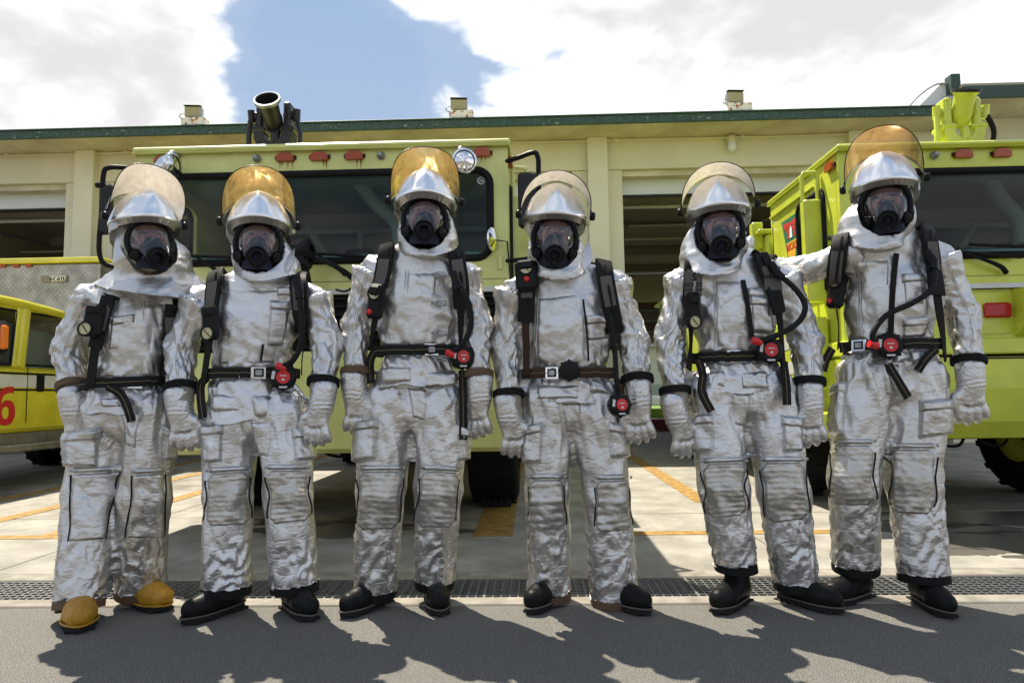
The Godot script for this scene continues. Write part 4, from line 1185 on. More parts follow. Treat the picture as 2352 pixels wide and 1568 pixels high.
# ---------------------------------------------------------------- clothing as distance fields, meshed as surface nets
class Field:
	var A: Array[PackedVector3Array] = []      # per chain: joint places
	var R: Array[PackedFloat32Array] = []      # per chain: joint radii
	var AB: Array[PackedVector3Array] = []
	var IL: Array[PackedFloat32Array] = []
	var K: PackedFloat32Array = []             # softness of the join with the chains before it
	var KLOW: PackedFloat32Array = []
	var SQ: PackedFloat32Array = []            # flattening along dn
	var CUT: Array[bool] = []                  # flat end at the last joint
	var dn := Vector3(0, 0, 1)
	var y_hi := 0.0                            # joins are soft above y_hi and crisp below y_lo
	var y_lo := 0.0
	var hem_o := Vector3(0, -100, 0)
	var hem_n := Vector3.UP
	var hem_curve := 0.0
	var hem_wave := 0.0
	var hole_xf: Transform3D                   # opening (hood)
	var hole := Vector3.ZERO
	var kind := "plain"
	var seed_ := 0.0
	var belt_y := 0.0
	var only := PackedInt32Array()             # chains that matter in the block being meshed

	func add(pts: Array, radii: Array, k: float, klow: float, sq := 1.0, cut := false) -> void:
		var p := PackedVector3Array(pts)
		A.append(p)
		R.append(PackedFloat32Array(radii))
		var ab := PackedVector3Array()
		var il := PackedFloat32Array()
		for i in p.size() - 1:
			var d := p[i + 1] - p[i]
			if sq != 1.0:
				d += dn * (d.dot(dn) * (1.0 / sq - 1.0))
			ab.append(d)
			il.append(1.0 / d.length_squared())
		AB.append(ab)
		IL.append(il)
		K.append(k)
		KLOW.append(klow)
		SQ.append(sq)
		CUT.append(cut)
		only.append(A.size() - 1)

	func chain(c: int, p: Vector3) -> float:
		var a := A[c]
		var r := R[c]
		var ab := AB[c]
		var il := IL[c]
		var sq := SQ[c]
		var best := 1e9
		for i in ab.size():
			var q := p - a[i]
			if sq != 1.0:
				q += dn * (q.dot(dn) * (1.0 / sq - 1.0))
			var t := clampf(q.dot(ab[i]) * il[i], 0.0, 1.0)
			var d := (q - ab[i] * t).length() - (r[i] + (r[i + 1] - r[i]) * t)
			if i == 0:
				best = d
			else:
				var h := maxf(0.025 - absf(best - d), 0.0)
				best = minf(best, d) - h * h * 10.0
		if sq != 1.0:
			best *= 0.8
		if CUT[c]:
			var n := a.size() - 1
			best = maxf(best, (p - a[n]).dot((a[n] - a[n - 1]).normalized()))
		return best

	func at(p: Vector3) -> float:
		var d := 1e9
		var soft := clampf((p.y - y_lo) / maxf(y_hi - y_lo, 1e-4), 0.0, 1.0)
		for c in only:
			var e := chain(c, p)
			if d > 1e8:
				d = e
			else:
				var k := KLOW[c] + (K[c] - KLOW[c]) * soft
				var h := maxf(k - absf(d - e), 0.0)
				d = minf(d, e) - h * h * 0.25 / k
		var w := p - hem_o
		d = maxf(d, -(w.dot(hem_n) - hem_curve * (w.x * w.x) - hem_wave * (sin(w.x * 17.0 + seed_) + 0.6 * sin(w.x * 37.0 + seed_ * 2.0))))
		if hole.x > 0.0:
			var q := hole_xf * p
			if q.z > -0.02:
				var e2 := (Vector2(q.x / hole.x, q.y / hole.y).length() - 1.0) * 0.1
				d = maxf(d, -maxf(e2, hole.z - q.z))
		return d

	func grad(p: Vector3) -> Vector3:
		var e := 0.004
		var d := at(p)
		return Vector3(at(p + Vector3(e, 0, 0)) - d, at(p + Vector3(0, e, 0)) - d, at(p + Vector3(0, 0, e)) - d).normalized()

	func hit(o: Vector3, dir: Vector3, t0: float, t1: float) -> Vector3:   # first point of the surface along a ray
		var t := t0
		var near_d := 1e9
		var near_t := t0
		for i in 60:
			var d := at(o + dir * t)
			if d < 0.001:
				return o + dir * t
			if d < near_d:
				near_d = d
				near_t = t
			t += d * 0.85
			if t > t1:
				break
		var p := o + dir * near_t                            # the ray passes by: the nearest point of the surface
		for i in 3:
			p -= grad(p) * at(p)
		return p

	func bounds() -> AABB:
		var b := AABB(A[0][0], Vector3.ZERO)
		for c in A.size():
			for i in A[c].size():
				b = b.merge(AABB(A[c][i] - Vector3.ONE * R[c][i], Vector3.ONE * R[c][i] * 2.0))
		return b.grow(0.03)

	# surface nets on cells of size h
	func nets(h: float) -> MB:
		var bb := bounds()
		if hem_o.y > bb.position.y - 0.02:
			var cut_y: float = hem_o.y - 0.03
			if hem_curve == 0.0:
				cut_y -= 0.08
			var top := bb.end.y
			bb.position.y = maxf(bb.position.y, cut_y)
			bb.size.y = top - bb.position.y
		var BS := 8
		var nx := (int(bb.size.x / h) / BS + 1) * BS + 1
		var ny := (int(bb.size.y / h) / BS + 1) * BS + 1
		var nz := (int(bb.size.z / h) / BS + 1) * BS + 1
		var o := bb.position
		var val := PackedFloat32Array()
		val.resize(nx * ny * nz)
		val.fill(1.0)
		var active: Array[Vector3i] = []
		var hd := h * BS * 0.87
		for bz in (nz - 1) / BS:
			for by in (ny - 1) / BS:
				for bx in (nx - 1) / BS:
					var c := o + Vector3(bx + 0.5, by + 0.5, bz + 0.5) * (h * BS)
					var d := at(c)
					if absf(d) < hd * 1.35:
						active.append(Vector3i(bx, by, bz))
					elif d < 0.0:
						for z in BS + 1:
							for y in BS + 1:
								var row := ((bz * BS + z) * ny + by * BS + y) * nx + bx * BS
								for x in BS + 1:
									if val[row + x] == 1.0:
										val[row + x] = -0.5
		var every := only.duplicate()
		for b in active:
			var mid := o + Vector3(b.x + 0.5, b.y + 0.5, b.z + 0.5) * (h * BS)
			var near := PackedFloat32Array()
			var least := 1e9
			for c in every:
				var e := chain(c, mid)
				near.append(e)
				least = minf(least, e)
			only = PackedInt32Array()
			for c in every:
				if near[c] < least + hd * 3.0 + 0.06:
					only.append(c)
			for z in BS + 1:
				var pz := o.z + (b.z * BS + z) * h
				for y in BS + 1:
					var py := o.y + (b.y * BS + y) * h
					var row := ((b.z * BS + z) * ny + b.y * BS + y) * nx + b.x * BS
					for x in BS + 1:
						var v0 := val[row + x]
						if v0 == 1.0 or v0 == -0.5:
							val[row + x] = at(Vector3(o.x + (b.x * BS + x) * h, py, pz))
		only = every
		var mb := MB.new()
		var vid := {}
		var sy := nx
		var sz := nx * ny
		for b in active:
			for z in BS:
				for y in BS:
					for x in BS:
						var ix := b.x * BS + x
						var iy := b.y * BS + y
						var iz := b.z * BS + z
						var i := iz * sz + iy * sy + ix
						var v0 := val[i]
						var v1 := val[i + 1]
						var v2 := val[i + sy]
						var v3 := val[i + sy + 1]
						var v4 := val[i + sz]
						var v5 := val[i + sz + 1]
						var v6 := val[i + sz + sy]
						var v7 := val[i + sz + sy + 1]
						var neg := int(v0 < 0.0) + int(v1 < 0.0) + int(v2 < 0.0) + int(v3 < 0.0) + int(v4 < 0.0) + int(v5 < 0.0) + int(v6 < 0.0) + int(v7 < 0.0)
						if neg == 0 or neg == 8:
							continue
						var s := Vector3.ZERO
						var n := 0
						if (v0 < 0.0) != (v1 < 0.0):
							s += Vector3(v0 / (v0 - v1), 0, 0); n += 1
						if (v2 < 0.0) != (v3 < 0.0):
							s += Vector3(v2 / (v2 - v3), 1, 0); n += 1
						if (v4 < 0.0) != (v5 < 0.0):
							s += Vector3(v4 / (v4 - v5), 0, 1); n += 1
						if (v6 < 0.0) != (v7 < 0.0):
							s += Vector3(v6 / (v6 - v7), 1, 1); n += 1
						if (v0 < 0.0) != (v2 < 0.0):
							s += Vector3(0, v0 / (v0 - v2), 0); n += 1
						if (v1 < 0.0) != (v3 < 0.0):
							s += Vector3(1, v1 / (v1 - v3), 0); n += 1
						if (v4 < 0.0) != (v6 < 0.0):
							s += Vector3(0, v4 / (v4 - v6), 1); n += 1
						if (v5 < 0.0) != (v7 < 0.0):
							s += Vector3(1, v5 / (v5 - v7), 1); n += 1
						if (v0 < 0.0) != (v4 < 0.0):
							s += Vector3(0, 0, v0 / (v0 - v4)); n += 1
						if (v1 < 0.0) != (v5 < 0.0):
							s += Vector3(1, 0, v1 / (v1 - v5)); n += 1
						if (v2 < 0.0) != (v6 < 0.0):
							s += Vector3(0, 1, v2 / (v2 - v6)); n += 1
						if (v3 < 0.0) != (v7 < 0.0):
							s += Vector3(1, 1, v3 / (v3 - v7)); n += 1
						vid[i] = mb.v.size()
						mb.v.append(o + (Vector3(ix, iy, iz) + s / n) * h)
		for i: int in vid:
			var v0 := val[i]
			var a: int = vid[i]
			if (v0 < 0.0) != (val[i + 1] < 0.0) and vid.has(i - sy) and vid.has(i - sz) and vid.has(i - sy - sz):
				quad(mb, a, vid[i - sy], vid[i - sy - sz], vid[i - sz], v0 < 0.0)
			if (v0 < 0.0) != (val[i + sy] < 0.0) and vid.has(i - 1) and vid.has(i - sz) and vid.has(i - 1 - sz):
				quad(mb, a, vid[i - sz], vid[i - 1 - sz], vid[i - 1], v0 < 0.0)
			if (v0 < 0.0) != (val[i + sz] < 0.0) and vid.has(i - 1) and vid.has(i - sy) and vid.has(i - 1 - sy):
				quad(mb, a, vid[i - 1], vid[i - 1 - sy], vid[i - sy], v0 < 0.0)
		return mb

	func quad(mb: MB, a: int, b: int, c: int, d: int, out: bool) -> void:
		if out:
			mb.t.append_array([a, b, c, a, c, d])
		else:
			mb.t.append_array([a, c, b, a, d, c])

	# (chain, distance along it, angle round it) of a point near the surface
	func along(p: Vector3) -> Array:
		var best := 1e9
		var out := [0, 0.0, 0.0]
		for c in A.size():
			var run := 0.0
			for i in AB[c].size():
				var q := p - A[c][i]
				if SQ[c] != 1.0:
					q += dn * (q.dot(dn) * (1.0 / SQ[c] - 1.0))
				var ab := AB[c][i]
				var l := ab.length()
				var t := clampf(q.dot(ab) * IL[c][i], 0.0, 1.0)
				var w := q - ab * t
				var d := w.length() - lerpf(R[c][i], R[c][i + 1], t)
				if d < best:
					best = d
					var e := ab / l
					var fwd := (dn - e * dn.dot(e)).normalized()
					var side := e.cross(fwd)
					out = [c, run + q.dot(ab) * IL[c][i] * l, atan2(w.dot(side), w.dot(fwd))]
				run += l
		return out

# ---------------------------------------------------------------- the firefighters
# Joints are pixels of the photograph set at the depth of each person's feet; radii are metres. "l" is the side on the left of the picture.
var crew := [
	{"z": -3.14, "yaw": 35.0, "trim": "brown", "tone": 0,
		"torso": [[305, 1010, 0.228], [300, 868, 0.185], [302, 745, 0.195], [312, 672, 0.13]], "sho": [[208, 672], [412, 690]],
		"arm_l": [[206, 690, 0.092, 0.0], [155, 798, 0.086, 0.0], [166, 888, 0.07, 0.05]], "arm_r": [[408, 700, 0.085, -0.1], [420, 800, 0.08, -0.12], [418, 880, 0.066, -0.06]],
		"leg_l": [[236, 950, 0.135, 0.0], [207, 1140, 0.122, 0.03], [181, 1384, 0.113, 0.10]], "leg_r": [[346, 950, 0.135, 0.0], [332, 1140, 0.118, 0.0], [321, 1352, 0.122, -0.06]],
		"hem": 955, "belt": [878, 0.04], "mask": [350, 555, 0.13], "head": [2.0, 48.0, 2.0], "visor": 122.0, "vis": "visor_silver", "bib": [312, 676, 0.235, 0.3],
		"boots": [[183, 1452, 6.0], [402, 1404, 62.0]], "glove_l": [[168, 908], 6.0, -30.0], "glove_r": [[416, 905], 0.0, 10.0]},
	{"z": -3.14, "yaw": 14.0, "trim": "black", "tone": 1,
		"torso": [[575, 1040, 0.255], [578, 855, 0.20], [585, 745, 0.215], [588, 690, 0.14]], "sho": [[462, 678], [716, 676]],
		"arm_l": [[456, 692, 0.092, 0.0], [414, 802, 0.088, 0.0], [414, 893, 0.074, 0.06]], "arm_r": [[722, 690, 0.092, 0.0], [752, 792, 0.086, 0.0], [742, 880, 0.072, 0.06]],
		"leg_l": [[532, 955, 0.14, 0.0], [522, 1140, 0.116, 0.03], [520, 1352, 0.118, 0.03]], "leg_r": [[654, 955, 0.14, 0.0], [661, 1140, 0.116, 0.03], [676, 1344, 0.118, 0.03]],
		"hem": 975, "belt": [856, 0.0], "mask": [592, 556, 0.14], "head": [4.0, 19.0, 0.0], "visor": 116.0, "vis": "visor_gold", "bib": [592, 650, 0.155, 2.6],
		"boots": [[424, 1436, -48.0], [716, 1428, 14.0]], "glove_l": [[416, 915], 8.0, 0.0], "glove_r": [[732, 905], 8.0, 0.0]},
	{"z": -3.18, "yaw": 5.0, "trim": "brown", "tone": 2,
		"torso": [[960, 960, 0.250], [962, 803, 0.20], [960, 690, 0.215], [962, 625, 0.14]], "sho": [[856, 612], [1062, 616]],
		"arm_l": [[850, 624, 0.088, 0.0], [820, 742, 0.082, 0.0], [816, 856, 0.068, 0.05]], "arm_r": [[1066, 628, 0.088, 0.0], [1097, 742, 0.083, 0.0], [1100, 862, 0.067, 0.05]],
		"leg_l": [[890, 930, 0.14, 0.0], [874, 1130, 0.122, 0.03], [862, 1358, 0.108, 0.03]], "leg_r": [[1018, 930, 0.145, 0.0], [1006, 1120, 0.117, 0.03], [998, 1334, 0.104, 0.0]],
		"hem": 893, "belt": [803, 0.0], "mask": [975, 500, 0.15], "head": [7.0, 8.0, -1.0], "visor": 128.0, "vis": "visor_gold", "bib": [976, 592, 0.15, 2.4],
		"boots": [[790, 1420, -42.0], [1012, 1416, 10.0]], "glove_l": [[818, 884], 5.0, 0.0], "glove_r": [[1100, 890], 4.0, 0.0]},
	{"z": -3.2, "yaw": -3.0, "trim": "black", "tone": 0,
		"torso": [[1306, 990, 0.248], [1306, 855, 0.208], [1302, 740, 0.222], [1292, 675, 0.14]], "sho": [[1182, 666], [1406, 646]],
		"arm_l": [[1176, 680, 0.094, 0.0], [1162, 798, 0.088, 0.0], [1168, 908, 0.072, 0.06]], "arm_r": [[1412, 660, 0.094, 0.0], [1454, 784, 0.09, 0.0], [1464, 874, 0.074, 0.06]],
		"leg_l": [[1256, 930, 0.138, 0.0], [1258, 1140, 0.11, 0.03], [1262, 1360, 0.112, 0.03]], "leg_r": [[1368, 930, 0.143, 0.0], [1393, 1140, 0.117, 0.03], [1412, 1374, 0.122, 0.05]],
		"hem": 928, "belt": [856, 0.0], "mask": [1275, 546, 0.14], "head": [-7.0, 0.0, -3.0], "visor": 95.0, "vis": "visor_silver", "bib": [1285, 646, 0.155, 2.4],
		"boots": [[1218, 1412, -38.0], [1488, 1414, 46.0]], "glove_l": [[1172, 930], 10.0, 0.0], "glove_r": [[1466, 898], 0.0, 0.0]},
	{"z": -3.2, "yaw": -12.0, "trim": "black", "tone": 1,
		"torso": [[1690, 965, 0.240], [1690, 818, 0.192], [1684, 712, 0.21], [1672, 645, 0.14]], "sho": [[1572, 632], [1790, 626]],
		"arm_l": [[1566, 648, 0.09, 0.0], [1538, 782, 0.085, 0.0], [1551, 900, 0.072, 0.05]], "arm_r": [[1802, 646, 0.094, 0.0], [1850, 780, 0.09, 0.0], [1858, 880, 0.074, 0.05]],
		"leg_l": [[1640, 905, 0.136, 0.0], [1662, 1120, 0.12, 0.03], [1690, 1298, 0.106, 0.0]], "leg_r": [[1768, 905, 0.138, 0.0], [1799, 1130, 0.122, 0.03], [1828, 1340, 0.11, 0.02]],
		"hem": 906, "belt": [818, 0.0], "mask": [1655, 527, 0.15], "head": [-3.0, -14.0, 2.0], "visor": 94.0, "vis": "visor_silver", "bib": [1652, 636, 0.155, 2.4],
		"boots": [[1646, 1412, -22.0], [1930, 1411, 56.0]], "glove_l": [[1560, 932], 14.0, 0.0], "glove_r": [[1862, 908], 0.0, 0.0]},
	{"z": -3.22, "yaw": -18.0, "trim": "black", "tone": 2,
		"torso": [[2042, 900, 0.225], [2046, 790, 0.198], [2050, 690, 0.218], [2050, 600, 0.14]], "sho": [[1956, 576], [2154, 584]],
		"arm_l": [[1950, 586, 0.09, 0.0], [1858, 618, 0.086, -0.10], [1772, 618, 0.072, -0.2]], "arm_r": [[2160, 598, 0.094, 0.0], [2214, 722, 0.088, 0.0], [2226, 830, 0.072, 0.05]],
		"leg_l": [[1986, 870, 0.14, 0.0], [1962, 1100, 0.12, 0.03], [1966, 1298, 0.114, -0.02]], "leg_r": [[2110, 870, 0.144, 0.0], [2100, 1100, 0.125, 0.03], [2122, 1322, 0.118, 0.04]],
		"hem": 838, "belt": [790, 0.0], "mask": [2036, 470, 0.14], "head": [-3.0, -26.0, 1.0], "visor": 116.0, "vis": "visor_amber", "bib": [2036, 576, 0.15, 2.4],
		"boots": [[1904, 1392, -36.0], [2184, 1422, 30.0]], "glove_l": [[1760, 640], -70.0, 0.0], "glove_r": [[2228, 858], 0.0, 0.0]},
]
var noise_cell := FastNoiseLite.new()
var SH := {}          # meshes shared by the crew

func make_suit_materials() -> void:
	noise_cell.seed = 5
	noise_cell.noise_type = FastNoiseLite.TYPE_CELLULAR
	noise_cell.cellular_return_type = FastNoiseLite.RETURN_DISTANCE
	noise_cell.cellular_distance_function = FastNoiseLite.DISTANCE_EUCLIDEAN
	noise_cell.cellular_jitter = 1.0
	noise_cell.frequency = 1.0
	noise_cell.fractal_type = FastNoiseLite.FRACTAL_NONE
	var crease := noise_tex(51, 0.0105, Color.BLACK, Color.WHITE, 2, 0.6, FastNoiseLite.TYPE_CELLULAR, FastNoiseLite.FRACTAL_FBM, 1024, 0.16)
	crease.noise.cellular_return_type = FastNoiseLite.RETURN_DISTANCE2_SUB
	crease.noise.cellular_jitter = 1.0
	crease.noise.domain_warp_enabled = true
	crease.noise.domain_warp_amplitude = 40.0
	crease.noise.domain_warp_frequency = 0.01
	for k in 3:
		var tex := noise_tex(60 + k, 0.01, Color(0.94, 0.935, 0.925), Color(1, 1, 1), 6, 0.6, FastNoiseLite.TYPE_SIMPLEX_SMOOTH, FastNoiseLite.FRACTAL_FBM, 512)
		M["silver_%d" % k] = mat([Color(0.62, 0.61, 0.60), Color(0.65, 0.65, 0.66), Color(0.63, 0.62, 0.61)][k], 0.41, 0.95, tex, 1.6, crease, 0.10)
		M["silver_%d" % k].uv1_scale = Vector3(0.95, 1.5, 0.95)
		M["silver_rumpled_%d" % k] = M["silver_%d" % k].duplicate()
		M["silver_rumpled_%d" % k].heightmap_scale = 0.17
		M["silver_rumpled_%d" % k].uv1_scale = Vector3(1.2, 2.1, 1.2)
	M.silver_worn = mat(Color(0.60, 0.585, 0.565), 0.44, 0.9, noise_tex(66, 0.012, Color(0.85, 0.84, 0.81), Color(1, 1, 1), 6, 0.6), 1.7, crease, 0.10)
	M.shell = mat(Color(0.82, 0.82, 0.815), 0.3, 0.95, null, 1.5, noise_tex(52, 0.01, Color.BLACK, Color.WHITE, 3, 0.5, FastNoiseLite.TYPE_SIMPLEX_SMOOTH, FastNoiseLite.FRACTAL_RIDGED, 512), 0.16)
	M.lining = mat(Color(0.20, 0.175, 0.145), 0.6, 0.3)
	M.black_band = mat(grey(0.012), 0.85)
	M.brown_band = mat(Color(0.10, 0.055, 0.028), 0.8)
	M.knit = mat(Color(0.36, 0.32, 0.27), 0.9, 0.0, noise_tex(67, 0.03, grey(0.8), grey(1)), 3.0)
	M.webbing = mat(Color(0.016, 0.015, 0.014), 0.7)
	M.webbing_brown = mat(Color(0.05, 0.028, 0.018), 0.75)
	M.stitch = mat(Color(0.22, 0.16, 0.08), 0.8)
	M.pad_grey = mat(Color(0.11, 0.10, 0.095), 0.7)
	M.gear = mat(grey(0.013), 0.3)
	M.gear_soft = mat(grey(0.014), 0.6)
	M.dial = mat(Color(0.50, 0.45, 0.26), 0.3)
	M.visor_gold = mat(Color(0.80, 0.68, 0.48), 0.14, 0.9, noise_tex(70, 0.008, Color(0.78, 0.76, 0.60), Color(1, 0.97, 0.92), 4), 3.0, noise_tex(77, 0.008, Color.BLACK, Color.WHITE, 2), 0.4)
	M.visor_gold.transparency = BaseMaterial3D.TRANSPARENCY_ALPHA
	M.visor_gold.albedo_color.a = 0.86
	M.visor_amber = mat(Color(0.82, 0.64, 0.40), 0.12, 0.85, noise_tex(71, 0.012, Color(0.75, 0.75, 0.7), Color(1, 1, 1), 4), 3.0)
	M.visor_amber.transparency = BaseMaterial3D.TRANSPARENCY_ALPHA
	M.visor_amber.albedo_color.a = 0.72
	M.visor_silver = mat(Color(0.90, 0.885, 0.865), 0.28, 0.92, noise_tex(72, 0.015, Color(0.84, 0.80, 0.74), Color(1, 1, 1), 5, 0.6, FastNoiseLite.TYPE_SIMPLEX_SMOOTH, FastNoiseLite.FRACTAL_FBM, 512), 3.0, noise_tex(78, 0.012, Color.BLACK, Color.WHITE, 4), 0.5)
	for k in [["visor_gold", Color(0.36, 0.29, 0.17)], ["visor_silver", Color(0.42, 0.40, 0.37)], ["visor_amber", Color(0.36, 0.24, 0.10)]]:
		M[k[0]].backlight_enabled = true
		M[k[0]].backlight = k[1].linear_to_srgb()
	M.lens = mat(Color(0.3, 0.32, 0.36), 0.05)
	M.lens.transparency = BaseMaterial3D.TRANSPARENCY_ALPHA
	M.lens.albedo_color = Color(0.085, 0.09, 0.125, 0.43)
	M.lens.metallic_specular = 1.0
	M.mask = mat(grey(0.012), 0.35)
	M.mask_soft = mat(Color(0.016, 0.018, 0.028), 0.55)
	M.nose_cup = mat(Color(0.022, 0.025, 0.042), 0.5)
	M.hood_inside = mat(Color(0.012, 0.014, 0.03), 0.8)
	M.hood_cream = mat(Color(0.50, 0.46, 0.38), 0.9)
	M.skin = mat(Color(0.46, 0.21, 0.16), 0.5)
	M.skin.subsurf_scatter_enabled = true
	M.skin.subsurf_scatter_strength = 0.1
	M.hair = mat(Color(0.03, 0.02, 0.015), 0.6)
	M.eye_white = mat(grey(0.55), 0.2)
	M.boot = mat(grey(0.014), 0.42, 0.0, noise_tex(73, 0.03, grey(0.6), grey(1)), 4.0, noise_tex(74, 0.02, Color.BLACK, Color.WHITE, 4), 0.12)
	M.sole = mat(grey(0.018), 0.8)
	M.welt = mat(Color(0.07, 0.062, 0.05), 0.7)
	M.boot_yellow = mat(Color(0.52, 0.27, 0.008), 0.5, 0.0, noise_tex(75, 0.02, Color(0.7, 0.66, 0.6), Color(1, 1, 1), 5), 4.0)
	M.boot_olive = mat(Color(0.05, 0.052, 0.035), 0.6)
	M.tag_white = mat(grey(0.6), 0.6)
	for k in ["black_band", "webbing", "webbing_brown", "pad_grey", "gear", "gear_soft", "mask", "mask_soft", "nose_cup", "hood_inside", "boot", "sole"]:
		M[k].metallic_specular = 0.22

# ---- shared meshes
func make_shared() -> void:
	# glove of the hand hanging on the left of the picture: fingers down (-y), back of the hand towards +z, thumb at +x
	var g := Field.new()
	g.add([Vector3(0, 0.075, 0), Vector3(0, 0.03, 0), Vector3(0, 0.0, 0)], [0.059, 0.051, 0.044], 0.03, 0.03, 0.93)
	g.add([Vector3(-0.012, -0.01, 0.0), Vector3(-0.024, -0.075, 0.004)], [0.034, 0.024], 0.03, 0.03)
	g.add([Vector3(0.012, -0.01, 0.002), Vector3(0.02, -0.078, 0.006)], [0.034, 0.025], 0.03, 0.03)
	var fx := [0.037, 0.013, -0.012, -0.036]
	var fl := [0.084, 0.093, 0.087, 0.070]
	for i in 4:
		var c := 0.20 + 0.05 * i
		var p := Vector3(fx[i] * 0.92, -0.076, 0.004)
		var pts := [p]
		var ang := 0.02 + 0.04 * i
		for k in 3:
			var l: float = fl[i] * [0.48, 0.34, 0.24][k]
			p += Vector3(0.20 * (fx[i] / 0.034) * l, -cos(ang) * l, -sin(ang) * l)
			pts.append(p)
			ang += c
		g.add(pts, [0.0150, 0.0138, 0.0135, 0.0115], 0.004, 0.004)
	g.add([Vector3(0.03, -0.028, 0.004), Vector3(0.062, -0.058, 0.014), Vector3(0.074, -0.092, 0.010), Vector3(0.070, -0.124, -0.002)], [0.024, 0.0195, 0.017, 0.015], 0.02, 0.02)
	SH.glove_f = g
	# head: skull, jaw, brow, nose, cheeks, ears; face towards +z
	var h := Field.new()
	h.add([Vector3(0, 0.045, -0.02), Vector3(0, 0.035, 0.005)], [0.088, 0.082], 0.03, 0.03)
	h.add([Vector3(0, -0.03, 0.03), Vector3(0, -0.088, 0.052)], [0.060, 0.036], 0.05, 0.05)
	h.add([Vector3(-0.035, 0.028, 0.078), Vector3(0.035, 0.028, 0.078)], [0.014, 0.014], 0.02, 0.02)
	h.add([Vector3(0, 0.015, 0.088), Vector3(0, -0.025, 0.106)], [0.011, 0.015], 0.014, 0.014)
	h.add([Vector3(-0.042, -0.012, 0.062), Vector3(-0.036, -0.03, 0.062)], [0.022, 0.02], 0.02, 0.02)
	h.add([Vector3(0.042, -0.012, 0.062), Vector3(0.036, -0.03, 0.062)], [0.022, 0.02], 0.02, 0.02)
	h.add([Vector3(-0.085, 0.012, 0.0), Vector3(-0.084, -0.03, 0.004)], [0.016, 0.011], 0.008, 0.008)
	h.add([Vector3(0.085, 0.012, 0.0), Vector3(0.084, -0.03, 0.004)], [0.016, 0.011], 0.008, 0.008)
	h.add([Vector3(-0.022, -0.058, 0.088), Vector3(0.022, -0.058, 0.088)], [0.008, 0.008], 0.01, 0.01)
	h.add([Vector3(0, -0.05, -0.02), Vector3(0, -0.11, -0.03), Vector3(0, -0.14, -0.035)], [0.06, 0.06, 0.06], 0.04, 0.04)
	SH.head_f = h
	# boot: toe towards +z, standing on y 0
	var b := Field.new()
	b.add([Vector3(0, 0.060, -0.075), Vector3(0, 0.066, 0.03), Vector3(0, 0.056, 0.10), Vector3(0, 0.056, 0.162)], [0.043, 0.050, 0.052, 0.046], 0.03, 0.03)
	b.add([Vector3(0, 0.09, -0.04), Vector3(0, 0.14, -0.035), Vector3(0, 0.20, -0.03)], [0.050, 0.052, 0.058], 0.045, 0.045)
	b.hem_o = Vector3(0, 0.028, 0)
	b.hem_n = Vector3.UP
	SH.boot_f = b
	var out := PackedVector2Array()
	for i in 36:
		var f := TAU * i / 36.0
		var z := 0.045 + cos(f) * 0.168
		var w := 0.047 + 0.010 * smoothstep(-0.05, 0.12, z) - 0.006 * smoothstep(0.12, 0.2, z)
		out.append(Vector2(sin(f) * w * (1.0 + 0.12 * absf(sin(2.0 * f))), z))
	SH.sole = MB.new().prism(out, Transform3D(Basis(Vector3.RIGHT, Vector3.BACK, Vector3.DOWN), Vector3(0, 0.032, 0)), 0.022).box(Vector3(0, 0.006, -0.075), Vector3(0.088, 0.0116, 0.085), 0.003).box(Vector3(0, 0.006, 0.115), Vector3(0.098, 0.0116, 0.12), 0.004).mesh()
	var welt := PackedVector3Array()
	for p in out:
		welt.append(Vector3(p.x * 1.03, 0.031, 0.045 + (p.y - 0.045) * 1.015))
	SH.welt = MB.new().tube(welt, 0.0045, 6, true).mesh()
	# helmet: shell with a forward peak, open below
	var prof := [Vector2(0.98, 0.0), Vector2(1.0, 0.006), Vector2(0.985, 0.014), Vector2(0.945, 0.026), Vector2(0.90, 0.045), Vector2(0.84, 0.068), Vector2(0.75, 0.093), Vector2(0.63, 0.116), Vector2(0.48, 0.136), Vector2(0.32, 0.150), Vector2(0.16, 0.158), Vector2(0.02, 0.160)]
	var n := 64
	var rows := PackedVector3Array()
	for j in prof.size():
		var hh: float = prof[j].y / 0.16
		for i in n:
			var f := TAU * i / n                             # 0 is the front
			var cf := cos(f)
			var sf := sin(f)
			var rz := 0.168 if cf > 0.0 else 0.175
			var p := Vector3(sf * 0.149 * prof[j].x, 0.085 + prof[j].y, cf * rz * prof[j].x)
			p.z += 0.045 * hh * hh                           # the crown leans forward
			var ridge := exp(-pow(sf / 0.16, 2.0)) * (1.0 if cf > 0.0 else 0.4)
			p.y += 0.016 * ridge * sin(PI * clampf(hh, 0.0, 1.0))   # crest down the middle
			p -= Vector3(sf, 0, cf) * (0.008 * exp(-pow((absf(sf) - 0.55) / 0.18, 2.0)) * sin(PI * hh) * (1.0 if cf > 0.0 else 0.0))
			if j > 2:
				p += Vector3(sf, 0.4, cf).normalized() * (0.0035 * noise_ridge.get_noise_3d(p.x * 14.0, p.y * 9.0, p.z * 14.0) * (1.0 - hh * 0.5))
			p.y -= 0.03 * (1.0 - hh) * pow(maxf(-cf, 0.0), 2.0) - 0.008 * (1.0 - hh) * pow(maxf(cf, 0.0), 3.0)
			rows.append(p)
	SH.shell = MB.new().grid(rows, n, true, true).mesh()
	# gathered lining that folds in under the brim
	var lr := PackedVector3Array()
	for j in 5:
		for i in 96:
			var f := TAU * i / 96.0
			var t := j / 4.0
			var k := 0.975 - 0.2 * t + (0.010 * sin(i * 2.1) + 0.008 * noise_fine.get_noise_1d(i * 5.0)) * sin(PI * t)
			var rz := 0.168 if cos(f) > 0.0 else 0.175
			var yy := 0.086 - 0.020 * t + 0.003 * sin(i * 2.1 + 1.0) * sin(PI * t)
			yy -= 0.03 * pow(maxf(-cos(f), 0.0), 2.0) - 0.008 * pow(maxf(cos(f), 0.0), 3.0)
			lr.append(Vector3(sin(f) * 0.149 * k, yy, cos(f) * rz * k))
